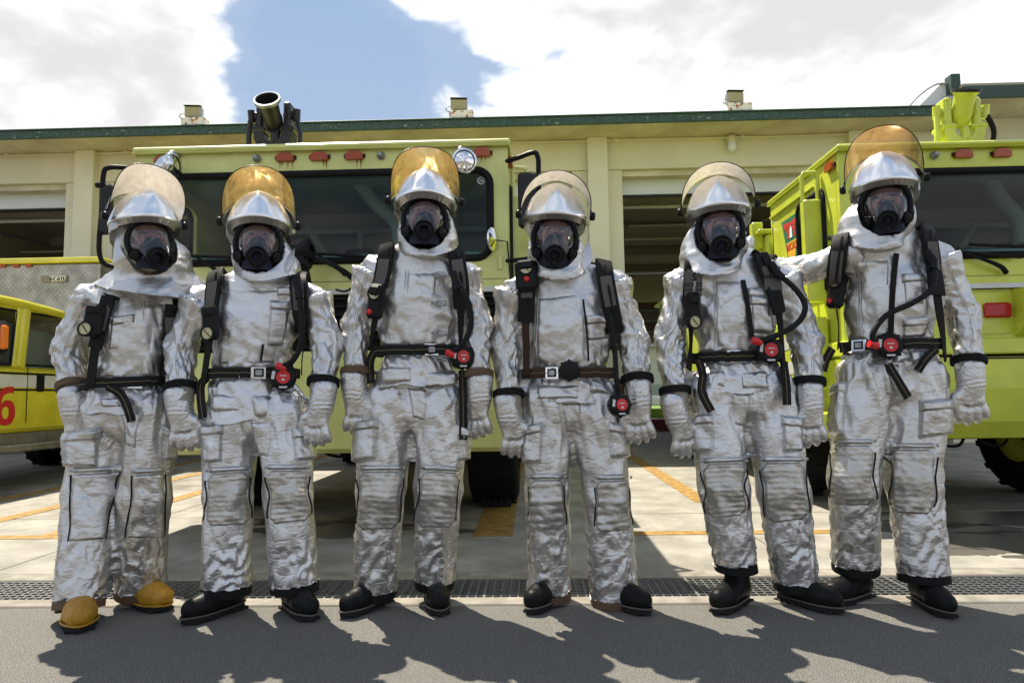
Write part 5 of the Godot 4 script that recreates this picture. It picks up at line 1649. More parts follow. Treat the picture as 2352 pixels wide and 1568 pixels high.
	SH.brim_lining = MB.new().grid(lr, 96, false, true).mesh()
	# rear neck guard of the helmet: apron round the back
	var nr := PackedVector3Array()
	for j in 7:
		for i in 41:
			var f := PI + (i / 40.0 - 0.5) * PI * 1.25
			var t := j / 6.0
			var k := 0.95 + 0.02 * sin(PI * t) + 0.012 * sin(i * 1.3) * t
			nr.append(Vector3(sin(f) * 0.149 * k, 0.085 - 0.03 * pow(maxf(-cos(f), 0.0), 2.0) - 0.085 * t * (0.45 + 0.55 * maxf(-cos(f), 0.0)), cos(f) * 0.175 * k))
	SH.neck_guard = MB.new().grid(nr, 41, false).grid(nr, 41, true).mesh()
	# visor: part of a drum about the pivots, its free edge rounded
	var vr := PackedVector3Array()
	var vb := PackedVector3Array()
	for j in 9:
		for i in 33:
			var ph := deg_to_rad(lerpf(-84.0, 84.0, i / 32.0))
			var e := absf(i / 16.0 - 1.0)
			var drop := 0.19 * pow(maxf(1.0 - pow(e, 3.2), 0.0), 0.55) + 0.01
			vr.append(Vector3(sin(ph) * 0.163, 0.012 - drop * j / 8.0, cos(ph) * 0.188))
	for j in 2:
		for i in 33:
			var ph := deg_to_rad(lerpf(-84.0, 84.0, i / 32.0))
			vb.append(Vector3(sin(ph) * 0.1655, 0.026 - 0.026 * j, cos(ph) * 0.1905))
	SH.visor = MB.new().grid(vr, 33, false).mesh()
	SH.visor_band = MB.new().grid(vb, 33, false).mesh()
	var edge := PackedVector3Array()
	for i in 33:
		edge.append(vr[8 * 33 + i])
	SH.visor_edge = MB.new().tube(edge, 0.0022, 6).mesh()
	SH.visor_arm = MB.new().box(Vector3.ZERO, Vector3(0.008, 0.028, 0.055), 0.004).mesh()
	SH.knob = MB.new().lathe([Vector2(0.0, -0.012), Vector2(0.019, -0.010), Vector2(0.021, 0.0), Vector2(0.021, 0.004), Vector2(0.017, 0.014), Vector2(0.0, 0.016)], Transform3D(Basis.from_euler(Vector3(0, 0, -PI / 2)), Vector3.ZERO), 14).mesh()
	# face mask in the head frame
	var fr := PackedVector3Array()
	var base_rows := PackedVector3Array()
	var ins := PackedVector3Array()
	for j in 8:
		var t := j / 7.0
		for i in 40:
			var f := TAU * i / 40.0
			var a := Vector3(cos(f) * 0.083, -0.008 + sin(f) * 0.098, 0.098 - 0.030 * cos(f) * cos(f))
			var b2 := Vector3(cos(f) * 0.044, -0.080 + sin(f) * 0.040, 0.150)
			var s := pow(t, 0.8)
			base_rows.append(a.lerp(b2, s) + Vector3(0, 0.010, 0.012) * sin(PI * t))
	for i in 48:
		var f := TAU * i / 48.0
		fr.append(Vector3(cos(f) * 0.087, -0.008 + sin(f) * 0.102, 0.096 - 0.032 * cos(f) * cos(f)))
	SH.mask_lens = MB.new().grid(base_rows, 40, false, true).mesh()
	SH.mask_frame = MB.new().tube(fr, 0.0108, 8, true).mesh()
	for j in 4:
		var t := j / 3.0
		for i in 40:
			var f := TAU * i / 40.0
			ins.append(Vector3(cos(f) * lerpf(0.092, 0.106, t), -0.012 + sin(f) * lerpf(0.106, 0.124, t), lerpf(0.092, 0.03, t) - 0.032 * cos(f) * cos(f) * (1.0 - t)))
	SH.mask_skirt = MB.new().grid(ins, 40, true, true).mesh()
	SH.mask_port = MB.new().lathe([Vector2(0.040, -0.012), Vector2(0.042, 0.0), Vector2(0.042, 0.005), Vector2(0.040, 0.009), Vector2(0.037, 0.012), Vector2(0.037, 0.012), Vector2(0.032, 0.004), Vector2(0.032, 0.004), Vector2(0.020, 0.008), Vector2(0.020, 0.008), Vector2(0.018, -0.03), Vector2(0.0, -0.032)], Transform3D(Basis.from_euler(Vector3(PI / 2 + 0.2, 0, 0)), Vector3(0, -0.080, 0.150)), 28).mesh()
	SH.mask_emitter = MB.new().lathe([Vector2(0.022, -0.02), Vector2(0.023, 0.0), Vector2(0.021, 0.008), Vector2(0.024, 0.008), Vector2(0.019, 0.006), Vector2(0.019, 0.006), Vector2(0.012, 0.009), Vector2(0.0, 0.009)], Transform3D(), 18).mesh()
	SH.nose_cup = MB.new().lathe([Vector2(0.060, -0.085), Vector2(0.058, -0.04), Vector2(0.044, 0.008), Vector2(0.024, 0.042), Vector2(0.0, 0.052)], Transform3D(Basis.from_euler(Vector3(0.25, 0, 0)) * Basis.from_scale(Vector3(1, 1, 0.75)), Vector3(0, -0.035, 0.098)), 20).mesh()
	SH.eye = MB.new().lathe([Vector2(0.0, -0.011), Vector2(0.008, -0.008), Vector2(0.011, 0.0), Vector2(0.008, 0.008), Vector2(0.0, 0.011)], Transform3D(), 12).mesh()
	SH.brow = MB.new().tube(PackedVector3Array([Vector3(-0.018, -0.003, 0), Vector3(-0.006, 0.003, 0.002), Vector3(0.008, 0.003, 0.0), Vector3(0.02, -0.004, -0.008)]), [0.003, 0.005, 0.0045, 0.002], 6).mesh()

# ---- wrinkles: folds pushed inwards from the field's surface
func fold_at(f: Field, kind: String, p: Vector3, seed_: float, belt_y: float) -> float:
	var q := p + Vector3(seed_, 0, 0)
	var d := 0.0
	if kind == "hood":
		var sw := noise_ridge.get_noise_3d(q.x * 3.0 + q.y * 3.0, q.y * 6.0 - q.x * 2.5, q.z * 3.0)
		d = 0.016 * (sw - 1.0) * 0.5 + 0.010 * (facets(q.x * 8.0 + q.y * 4.0, q.y * 11.0, q.z * 8.0) - 1.0)
	else:
		var al := f.along(p)
		var c: int = al[0]
		var s: float = al[1]
		var ph: float = al[2]
		if kind == "jacket":
			if c < 2:
				var yb := p.y - belt_y
				var gather := exp(-pow(yb / 0.09, 2.0))
				var drape := crest(q.x * 8.0 + p.y * 1.3, p.y * 1.8, q.z * 5.0)
				var pull := crest(q.x * 4.0 + p.y * 6.0, p.y * 2.6 - q.x * 3.6, q.z * 3.0 + 7.0)
				var side := clampf(absf((p - A0(f)).dot(f.dn.cross(Vector3.UP))) * 6.0 - 0.35, 0.0, 1.0)
				var facet := facets(q.x * 9.0 + p.y * 3.0, p.y * 5.0 - q.x * 2.0, q.z * 7.0)
				var tuck := tri(q.x * 13.0 + 1.5 * noise_big.get_noise_3d(q.x * 3.0, p.y * 5.0, 2.0) + p.y * 2.0)
				var sag := tri(q.x * 5.0 + p.y * 3.2 + 1.3 * noise_big.get_noise_3d(q.x * 2.5, p.y * 2.5, 5.0))
				d = 0.016 * (drape - 1.0) * (0.3 + 0.6 * gather) + 0.017 * (pull - 1.0) * (0.35 + 0.8 * side) + 0.010 * (facet - 1.0) * (0.3 + 0.6 * side) + 0.014 * (tuck - 1.0) * gather * (0.6 if yb > 0.0 else 1.0) + 0.011 * (sag - 1.0) * (0.35 + 0.65 * side)
				d += 0.006 * noise_big.get_noise_3d(q.x * 4.0, q.y * 4.0, q.z * 4.0)
				d -= 0.016 * exp(-pow(yb / 0.02, 2.0))
			else:
				var arc := ph * 0.085
				var e := exp(-pow((s - 0.30) / 0.14, 2.0))
				var wob := noise_big.get_noise_3d(ph * 0.9 + seed_, s * 4.0, c * 5.0)
				var buckle := tri(s * 10.0 + 0.9 * tri(ph * 3.0 / TAU + 0.5 * wob) + 1.6 * wob + seed_)
				var some := clampf(0.55 + 0.9 * noise_big.get_noise_3d(ph * 0.8, s * 5.0 + seed_, c * 9.0), 0.1, 1.0)
				var one := crest((s + arc * 0.9) * 7.0 + seed_, (arc - s * 0.5) * 3.0, c * 3.0)
				d = 0.014 * (buckle - 1.0) * some * (0.35 + 0.75 * e) + 0.014 * (one - 1.0) + 0.007 * (facets(s * 16.0 + seed_, arc * 12.0 + s * 5.0, c * 2.0) - 1.0)
				d += 0.006 * noise_big.get_noise_3d(q.x * 5.0, q.y * 5.0, q.z * 5.0)
				d *= smoothstep(0.0, 0.10, s + 0.03)
		elif kind == "trousers":
			var low := smoothstep(0.50, 0.60, s) if c > 0 else 0.0
			var arc := ph * 0.12
			var fold := crest(q.x * 6.5 + p.y * 1.4, p.y * 1.6, q.z * 6.0)
			var wob := noise_big.get_noise_3d(ph * 0.9 + seed_, s * 3.5, c * 5.0)
			var wob2 := noise_big.get_noise_3d(ph * 1.6 - seed_, s * 8.0, c * 5.0 + 4.0)
			var buckle := tri(s * 8.5 + 0.95 * tri(ph * 3.6 / TAU + 0.5 * wob) + 1.7 * wob + seed_ * 0.37)
			var small := facets(s * 17.0 + seed_ + wob2, arc * 11.0 + s * 4.0, c * 7.0)
			var some := clampf(0.6 + 0.9 * noise_big.get_noise_3d(ph * 0.9, s * 5.0 + seed_, c * 9.0), 0.15, 1.0)
			var hang := tri(ph * 4.5 / TAU + 0.5 * s + 0.7 * wob + seed_)
			var crotch := exp(-pow((s - 0.02) / 0.16, 2.0)) if c > 0 else 1.0
			d = (1.0 - low) * (0.016 * (fold - 1.0) * (0.4 + 0.9 * crotch) + 0.016 * (hang - 1.0) * some) + low * (0.014 * (buckle - 1.0) * some + 0.011 * (small - 1.0) * (1.25 - 0.6 * some))
			d += 0.005 * noise_big.get_noise_3d(q.x * 5.0, q.y * 5.0, q.z * 5.0) - 0.003
	return d + 0.0016 * noise_fine.get_noise_3d(q.x * 22.0, q.y * 22.0, q.z * 22.0)

func A0(f: Field) -> Vector3:
	return f.A[0][1]

func tri(x: float) -> float:
	return absf(fposmod(x, 1.0) - 0.5) * 2.0

func facets(x: float, y: float, z: float) -> float:       # flat facets meeting in sharp edges, like crumpled foil
	return clampf(noise_cell.get_noise_3d(x, y, z) + 1.0, 0.0, 1.0)

func crest(x: float, y: float, z: float) -> float:         # thin raised creases on flat ground, 0 to 1
	var r := noise_ridge.get_noise_3d(x, y, z) * 0.5 + 0.5
	return r * r * clampf(r + 0.25, 0.0, 1.0)

func crumple(f: Field, mb: MB, kind: String, seed_: float, belt_y: float) -> void:
	var n := mb.normals()
	for i in mb.v.size():
		mb.v[i] += n[i] * fold_at(f, kind, mb.v[i], seed_, belt_y)

func run_job(i: int) -> void:
	var job: Dictionary = jobs[i]
	var f: Field = job.f
	var mb := f.nets(job.h)
	if job.kind != "plain":
		crumple(f, mb, job.kind, job.seed, job.belt)
	job.mb = mb
var jobs: Array[Dictionary] = []

# ---- things laid on the clothing, found along rays from the camera
func lay(f: Field, u: float, v: float) -> Array:
	var d := ray(u, v).normalized()
	var p := f.hit(EYE, d, 2.0, 4.3)
	return [p, f.grad(p)]

func lay_fold(f: Field, u: float, v: float) -> Array:      # the same, with the depth of the folds there
	var h := lay(f, u, v)
	h.append(fold_at(f, f.kind, h[0], f.seed_, f.belt_y))
	return h

func dense(px: Array, per := 5) -> Array:
	var pts := []
	for p in px:
		pts.append(Vector3(p[0], p[1], 0))
	var o := []
	for p in smooth_path(pts, per):
		o.append([p.x, p.y])
	return o

func strap_on(f: Field, px: Array, width: float, th: float, lift: float, per := 5) -> MB:
	var pts := PackedVector3Array()
	var nn := PackedVector3Array()
	for p in dense(px, per):
		var h := lay(f, p[0], p[1])
		pts.append(h[0] + h[1] * lift)
		nn.append(h[1])
	var m := pts.size()                                   # even out jumps in depth
	for it in 2:
		var q := pts.duplicate()
		for i in range(1, m - 1):
			q[i] = pts[i] * 0.5 + (pts[i - 1] + pts[i + 1]) * 0.25
		pts = q
	return MB.new().ribbon(pts, nn, width, th)

func line_on(f: Field, px: Array, r: float, lift: float, per := 5) -> MB:
	var pts := PackedVector3Array()
	for p in dense(px, per):
		var h := lay_fold(f, p[0], p[1])
		pts.append(h[0] + h[1] * (lift + h[2]))
	return MB.new().tube(pts, r, 6)

# cloth patch over a four-cornered area (corners clockwise from top left): its rim sinks into the cloth below
func patch_on(f: Field, q: Array, th: float, nu := 12, nv := 14, quilt := 0.0, ripples := 0.003, seed_ := 0.0, bow := 0.0) -> MB:
	var rows := PackedVector3Array()
	var a := Vector2(q[0][0], q[0][1])
	var b := Vector2(q[1][0], q[1][1])
	var c := Vector2(q[2][0], q[2][1])
	var d := Vector2(q[3][0], q[3][1])
	for j in nv + 1:
		var t := j / float(nv)
		for i in nu + 1:
			var s := i / float(nu)
			var ss := 0.5 + (s - 0.5) * (lerpf(0.74, 1.0, smoothstep(0.0, 0.14, minf(t, 1.0 - t))) if bow > 0.0 else 1.0)
			var p := a.lerp(b, ss).lerp(d.lerp(c, ss), t)
			p.x += bow * sin(t * PI * 3.0 + 0.6) * (s - 0.5) * 2.0 * smoothstep(0.25, 0.5, absf(s - 0.5))
			var h := lay_fold(f, p.x, p.y)
			var rim := minf(minf(s, 1.0 - s) * nu, minf(t, 1.0 - t) * nv)
			var w := smoothstep(0.0, 1.0, clampf(rim, 0.0, 1.0))
			var l: float = lerpf(-0.012, th, w) + h[2]
			if quilt > 0.0 and rim > 0.5:
				l += (0.0042 + 0.0015 * sin(t * 17.0)) * sqrt(absf(sin(t * quilt * PI + 0.35 * sin(s * 6.0 + seed_)))) - 0.003 + 0.002 * sin(s * 9.0 + t * 4.0)
				if absf(s - 0.2) < 0.04 or absf(s - 0.8) < 0.04:
					l -= 0.003
			l += ripples * noise_fine.get_noise_3d(p.x * 0.06 + seed_, p.y * 0.06, 0.0) * w
			rows.append(h[0] + h[1] * l)
	return MB.new().grid(rows, nu + 1, false)

func border_on(f: Field, q: Array, r: float, lift: float, side: int, cut := 0.14, bow := 0.0) -> MB:
	var c := []
	for k in [side]:
		var a := Vector2(q[k][0], q[k][1])
		var b := Vector2(q[(k + 1) % 4][0], q[(k + 1) % 4][1])
		for i in 9:
			var t := lerpf(cut, 1.0 - cut, i / 8.0)
			var p := a.lerp(b, t)
			if k % 2 == 1:
				p.x += (1.0 if k == 1 else -1.0) * bow * sin((t if k == 1 else 1.0 - t) * PI * 3.0 + 0.6)
			c.append(p)
	var pts := PackedVector3Array()
	for p in c:
		var h := lay_fold(f, p.x, p.y)
		pts.append(h[0] + h[1] * (lift + h[2]))
	return MB.new().tube(pts, r, 6)

func disc_at(c: Vector3, n: Vector3) -> Transform3D:      # y along n
	var x := Vector3.UP.cross(n).normalized()
	return Transform3D(Basis(x, n, x.cross(n)), c)

func ring_on(c: Vector3, axis: Vector3, r: float, height: float, th: float, squash := 1.0) -> MB:
	var xf := disc_at(c, axis) if absf(axis.y) < 0.99 else Transform3D(Basis(Vector3.RIGHT, axis, Vector3.RIGHT.cross(axis)), c)
	return MB.new().lathe([Vector2(r, -height / 2), Vector2(r + th, -height / 2), Vector2(r + th, -height / 2), Vector2(r + th * 1.1, 0), Vector2(r + th, height / 2), Vector2(r + th, height / 2), Vector2(r, height / 2)], xf, 28)

func build_people() -> void:
	make_suit_materials()
	make_shared()
	jobs.clear()
	jobs.append({"f": SH.glove_f, "h": 0.0042, "kind": "plain"})
	jobs.append({"f": SH.head_f, "h": 0.0065, "kind": "plain"})
	jobs.append({"f": SH.boot_f, "h": 0.0075, "kind": "plain"})
	for k in crew.size():
		prepare(k)
	var id := WorkerThreadPool.add_group_task(run_job, jobs.size(), -1, true)
	WorkerThreadPool.wait_for_group_task_completion(id)
	var gm: MB = jobs[0].mb
	for i in gm.v.size():
		var p := gm.v[i]
		gm.v[i] = p + Vector3(0, 0, 1) * (0.0022 * noise_fine.get_noise_3d(p.x * 60.0, p.y * 60.0, p.z * 60.0)) + Vector3(p.x, 0, p.z).normalized() * (0.0016 * sin(p.y * 330.0 + p.x * 60.0) * exp(-pow((p.y + 0.0) / 0.02, 2.0)))
	SH.glove_l = gm.mesh()
	var mm := MB.new()
	for p in gm.v:
		mm.v.append(Vector3(-p.x, p.y, p.z))
	for i in range(0, gm.t.size(), 3):
		mm.t.append_array([gm.t[i], gm.t[i + 2], gm.t[i + 1]])
	SH.glove_r = mm.mesh()
	SH.head = jobs[1].mb.mesh()
	SH.boot = jobs[2].mb.mesh()
	for k in crew.size():
		dress(k)

func joints(c: Dictionary, key: String) -> Array:
	var pts := []
	for j in c[key]:
		pts.append(on_z(j[0], j[1], c.z + (j[3] if j.size() > 3 else 0.0)))
	return pts

func prepare(k: int) -> void:
	var c: Dictionary = crew[k]
	var yaw := deg_to_rad(c.yaw)
	var dn := Vector3(sin(yaw), 0, cos(yaw))
	# jacket
	var J := Field.new()
	J.dn = dn
	var tp := joints(c, "torso")
	var tr := []
	for j in c.torso:
		tr.append(j[2])
	var sho := [on_z(c.sho[0][0], c.sho[0][1] + 7.0, c.z), on_z(c.sho[1][0], c.sho[1][1] + 7.0, c.z - (0.1 if k == 0 else 0.0))]
	var mid: Vector3 = (sho[0] + sho[1]) * 0.5 + Vector3(0, 0.062, -0.01)
	J.y_hi = sho[0].y - 0.10
	J.y_lo = sho[0].y - 0.24
	J.add(tp, tr, 0.05, 0.05, 0.62)
	J.add([sho[0], mid, sho[1]], [0.078, 0.108, 0.078], 0.08, 0.03)
	for s in ["arm_l", "arm_r"]:
		var ap := joints(c, s)
		var ar := []
		for j in c[s]:
			ar.append(j[2])
		for e in ar.size():
			ar[e] *= 0.95
		ar[0] -= 0.006
		if not (k == 5 and s == "arm_l"):
			ap[0] += Vector3(0, -0.018, 0)
		J.add(ap, ar, 0.07, 0.006, 1.0, true)
		c[s + "_p"] = ap
	J.hem_o = on_z(tp[0].x, c.hem, c.z + 0.1)
	J.hem_o = on_z(c.torso[0][0], c.hem, c.z + 0.13)
	J.hem_wave = 0.007
	c.J = J
	c.belt_y = on_z(c.torso[1][0], c.belt[0], c.z + 0.12).y
	jobs.append({"f": J, "h": 0.0098, "kind": "jacket", "seed": k * 13.7, "belt": c.belt_y})
	J.kind = "jacket"
	J.seed_ = k * 13.7
	J.belt_y = c.belt_y
	c.job_j = jobs.size() - 1
	# trousers
	var T := Field.new()
	T.dn = dn
	var hl := joints(c, "leg_l")
	var hr := joints(c, "leg_r")
	c.boot_xf = []
	for i in 2:                                            # the boot points from under the hem to its toe on the ground
		var q: Array = c.boots[i]
		var toe := on_ground(q[0], q[1])
		var lp: Array = c.leg_l[2] if i == 0 else c.leg_r[2]
		var ya := deg_to_rad(q[2])
		var ank := Vector3.ZERO
		for it in 6:
			ank = on_z(lp[0], lp[1], toe.z - 0.20 * cos(ya))
			ya = asin(clampf((toe.x - ank.x) / 0.20, -0.85, 0.85))
		(hl if i == 0 else hr)[2] = ank
		var bb := Basis(Vector3.UP, ya)
		c.boot_xf.append(Transform3D(bb * Basis.from_scale(Vector3(0.95, 1.0, 0.93) if k > 0 else Vector3(1.15, 1.05, 1.0)), Vector3(ank.x, 0, ank.z) + bb * Vector3(0, 0, 0.02)))
	var hip: Vector3 = (hl[0] + hr[0]) * 0.5
	T.y_hi = hip.y - 0.06
	T.y_lo = hip.y - 0.16
	T.add([hip + Vector3(0, 0.22, 0), hip + Vector3(0, 0.0, 0)], [0.15, 0.172], 0.05, 0.05, 0.66)
	T.add(hl, [c.leg_l[0][2], c.leg_l[1][2], c.leg_l[2][2]], 0.06, 0.012, 0.92, true)
	T.add(hr, [c.leg_r[0][2], c.leg_r[1][2], c.leg_r[2][2]], 0.06, 0.012, 0.92, true)
	c.leg_l_p = hl
	c.leg_r_p = hr
	c.T = T
	jobs.append({"f": T, "h": 0.0098, "kind": "trousers", "seed": k * 7.1 + 3.0, "belt": c.belt_y})
	T.kind = "trousers"
	T.seed_ = k * 7.1 + 3.0
	T.belt_y = c.belt_y
	c.job_t = jobs.size() - 1
	# head frame and hood
	var hb := Basis.from_euler(Vector3(deg_to_rad(-c.head[0]), deg_to_rad(c.head[1]), deg_to_rad(c.head[2])))
	var mp := on_z(c.mask[0], c.mask[1], c.z + c.mask[2])
	var hc := mp - hb * Vector3(0, -0.008, 0.10)
	c.hb = hb
	c.hc = hc
	var H := Field.new()
	H.dn = dn
	var bib := on_z(c.bib[0], c.bib[1], c.z + 0.17)
	H.add([hc + hb * Vector3(0, 0.04, -0.025), hc + hb * Vector3(0, -0.05, -0.012)], [0.126, 0.121], 0.05, 0.05)
	var nb := Vector3(bib.x, mid.y + 0.0, c.z)
	if k == 0:                                             # the wide cape
		H.add([hc + hb * Vector3(0, -0.08, -0.02), nb + Vector3(0, 0.08, 0.0), Vector3(bib.x - 0.01, bib.y + 0.06, c.z - 0.02)], [0.12, 0.16, 0.272], 0.05, 0.05, 0.72)
		H.hem_n = Vector3(0.12, 1, 0).normalized()
	else:
		H.add([hc + hb * Vector3(0, -0.08, -0.02), nb + Vector3(0, 0.06, 0.02), Vector3(bib.x, bib.y + 0.02, c.z + (0.035 if k > 0 else 0.0))], [0.115, 0.138, c.bib[2]], 0.05, 0.05, 0.88 if k > 0 else 0.8)
	H.hem_o = bib
	H.hem_curve = c.bib[3]
	H.hole = Vector3(0.109, 0.130, 0.03)
	H.hole_xf = Transform3D(hb, hc + hb * Vector3(0, -0.012, 0)).affine_inverse()
	jobs.append({"f": H, "h": 0.009, "kind": "hood", "seed": k * 5.3, "belt": 0.0})
	c.H = H
	c.job_h = jobs.size() - 1

const LABELS := ["firefighter in silver suit with yellow rubber boots and wide shoulder cape", "firefighter in silver suit with gold visor raised, beside the yellow-booted one, rumpled jacket hem", "firefighter in silver suit fastened with four metal clasps, gold visor raised high, brown cuffs",
	"firefighter in silver suit with brown belt, black disc at the belt and pale trouser hems", "firefighter in silver suit with lettered shoulder straps and another's arm across the shoulder", "tall firefighter in silver suit resting an arm on the neighbour's shoulder, amber visor raised"]
const PACKS := ["black breathing apparatus harness worn by the firefighter in yellow boots", "black breathing apparatus harness with red-centred regulator, worn by the firefighter with rumpled jacket hem", "black breathing apparatus harness worn by the firefighter with four metal jacket clasps",
	"brown-belted breathing apparatus harness with square gauge box high on the shoulder strap", "black breathing apparatus harness with lettered grey shoulder pads and a wide looping hose", "black breathing apparatus harness with hose crossing the chest of the tall firefighter"]

func dress(k: int) -> void:
	var c: Dictionary = crew[k]
	var J: Field = c.J
	var T: Field = c.T
	var sil: Material = M["silver_%d" % c.tone]
	var base := Vector3(((c.leg_l_p[2] + c.leg_r_p[2]) * 0.5).x, 0, c.z)
	var t := thing("person", LABELS[k], "person", base, "firefighters standing in a row")
	var band: Material = M.brown_band if c.trim == "brown" else M.black_band
	# body: head and neck inside the suit
	var body := put("body", SH.head, M.skin, t, Transform3D(c.hb, c.hc - base))
	for s in [-1.0, 1.0]:
		put("eye", SH.eye, M.eye_white, body, Transform3D(Basis(), Vector3(s * 0.032, 0.008, 0.079)))
		put("pupil", SH.eye, M.hair, body, Transform3D(Basis.from_scale(Vector3.ONE * 0.5), Vector3(s * 0.032, 0.008, 0.0865)))
		put("eyebrow", SH.brow, M.hair, body, Transform3D(Basis.from_scale(Vector3(s, 1, 1)), Vector3(s * 0.033, 0.03, 0.091)))
	# trousers
	var leg: Material = M["silver_rumpled_%d" % c.tone]
	var tr := part("trousers", jobs[c.job_t].mb, leg, t)
	for s in ["leg_l", "leg_r"]:
		var p: Array = c[s + "_p"]
		var ax: Vector3 = (p[2] - p[1]).normalized()
		part("hem_band", ring_on(p[2] + ax * 0.006, ax, c[s][2][2] * 0.93 - 0.012, 0.034, 0.008), M.brown_band if c.trim == "brown" and k != 2 or k == 3 else M.black_band, tr)
	# jacket
	var ja := part("jacket", jobs[c.job_j].mb, sil, t)
	for s in ["arm_l", "arm_r"]:
		var p: Array = c[s + "_p"]
		var ax: Vector3 = (p[2] - p[1]).normalized()
		var rc: float = c[s][2][2]
		part("cuff_band", ring_on(p[2] - ax * 0.004, ax, rc - 0.012, 0.03, 0.013), band, ja)
		part("wristlet", MB.new().tube(PackedVector3Array([p[2] - ax * 0.03, p[2] + ax * 0.02, p[2] + ax * 0.05, p[2] + ax * 0.075]), [rc * 0.80, rc * 0.80, rc * 0.76, rc * 0.72], 20), M.knit, t)
	# gloves
	for s in ["l", "r"]:
		var p: Array = c["arm_" + s + "_p"]
		var g: Array = c["glove_" + s]
		var ax: Vector3 = (p[2] - p[1]).normalized()
		var down := ax.lerp(Vector3.DOWN, 0.7).normalized() if k != 5 or s == "r" else ax
		var zf := (Vector3(0, 0, 1) - down * down.z).normalized().rotated(down, deg_to_rad(g[2]) + (-0.35 if s == "l" else 0.35))
		var b := Basis((-down).cross(zf), -down, zf)
		b = b.rotated(zf, deg_to_rad(g[1]) * (1.0 if s == "l" else -1.0))
		var w: Vector3 = p[2] + ax * (0.056 if not (k in [0, 4] and s == "l") else 0.075) + down * 0.050
		put("glove", SH["glove_" + s], sil, t, Transform3D(b * Basis.from_scale(Vector3.ONE * 1.03), w - base))
	# boots
	for i in 2:
		var bx: Transform3D = c.boot_xf[i]
		var bm: Material = M.boot_yellow if k == 0 else M.boot
		var bo := put("boot", SH.boot, bm, t, Transform3D(bx.basis, bx.origin - base))
		put("sole", SH.sole, M.sole, bo, Transform3D())
		put("welt", SH.welt, M.boot_yellow if k == 0 else M.welt, bo, Transform3D())
		if k == 0:
			part_local("instep_band", MB.new().tube(PackedVector3Array([Vector3(-0.056, 0.05, 0.0), Vector3(-0.046, 0.10, 0.03), Vector3(0, 0.125, 0.035), Vector3(0.046, 0.10, 0.03), Vector3(0.056, 0.05, 0.0)]), 0.026, 8, false, 0.4, Vector3.UP), M.boot_olive, bo)
	# hood
	var hd := part("hood", jobs[c.job_h].mb, sil, t)
	if k in [1, 3, 4]:
		var fq: Array = {1: [[640, 612], [668, 566], [674, 600], [655, 640]], 3: [[1320, 600], [1355, 550], [1363, 595], [1335, 632]], 4: [[1700, 590], [1732, 592], [1738, 625], [1710, 640]]}[k]
		var sheet := []
		for p in fq:
			sheet.append(on_z(p[0], p[1], c.z + 0.10))
		sheet[1] += Vector3(0.0, 0, -0.04)
		part("hood_flap", MB.new().poly_sheet(sheet, 0.006), sil, hd)
	put("hood_lining", SH.mask_skirt, M.hood_cream if k == 0 else M.hood_inside, hd, Transform3D(c.hb * Basis.from_scale(Vector3(1.04, 1.04, 0.9)), c.hc - base))
	# helmet
	var he := Node3D.new()
	he.name = "helmet"
	he.transform = Transform3D(c.hb, c.hc - base)
	t.add_child(he)
	put("shell", SH.shell, M.shell, he, Transform3D())
	put("brim_lining", SH.brim_lining, M.silver_worn, he, Transform3D())
	put("neck_guard", SH.neck_guard, sil, he, Transform3D())
	var vs := 0.89 if k in [3, 4] else 1.0                  # closer to the shell on these two
	var vx := Transform3D(Basis.from_euler(Vector3(-deg_to_rad(c.visor), 0, 0)) * Basis.from_scale(Vector3(1, vs, vs * 0.97)), Vector3(0, 0.105, 0.02))
	put("visor", SH.visor, M[c.vis], he, vx)
	put("visor_band", SH.visor_band, M.shell, he, vx)
	put("visor_edge", SH.visor_edge, M.gear, he, vx)
	for s in [-1.0, 1.0]:
		put("visor_arm", SH.visor_arm, M.gear, he, vx.translated_local(Vector3(s * 0.163, 0.0, 0.012)))
		put("pivot_knob", SH.knob, M.gear, he, Transform3D(Basis.from_scale(Vector3(s, 1, 1)), Vector3(s * 0.17, 0.105, 0.02)))
	if k == 3 or k == 1:
		part_local("edge_clip", MB.new().box(Vector3(0.15, 0.07, 0.03), Vector3(0.02, 0.018, 0.02), 0.004), M.dial, he)
	# face mask
	var ma := Node3D.new()
	ma.name = "face_mask"
	ma.transform = Transform3D(c.hb * Basis.from_scale(Vector3(1.13, 1.10, 1.04)), c.hc - base)
	t.add_child(ma)
	put("lens", SH.mask_lens, M.lens, ma, Transform3D())
	put("frame", SH.mask_frame, M.mask, ma, Transform3D())
	put("face_seal", SH.mask_skirt, M.mask_soft, ma, Transform3D(Basis.from_scale(Vector3(0.86, 0.86, 0.8)), Vector3(0, -0.002, 0.012)))
	put("regulator_port", SH.mask_port, M.mask, ma, Transform3D())
	put("nose_cup", SH.nose_cup, M.nose_cup, ma, Transform3D())
	for s in [-1.0, 1.0]:
		put("voice_emitter", SH.mask_emitter, M.mask, ma, Transform3D(Basis(Vector3(cos(0.75 * s), 0, -sin(0.75 * s)), Vector3(sin(0.75 * s), -0.15, cos(0.75 * s)).normalized(), Vector3.DOWN).orthonormalized(), Vector3(s * 0.070, -0.070, 0.104)))
	garment_details(k, c, J, T, ja, tr, sil, leg)
	harness(k, c, J)

func part_local(called: String, mb: MB, m: Material, parent: Node3D) -> MeshInstance3D:
	return put(called, mb.mesh(), m, parent, Transform3D())

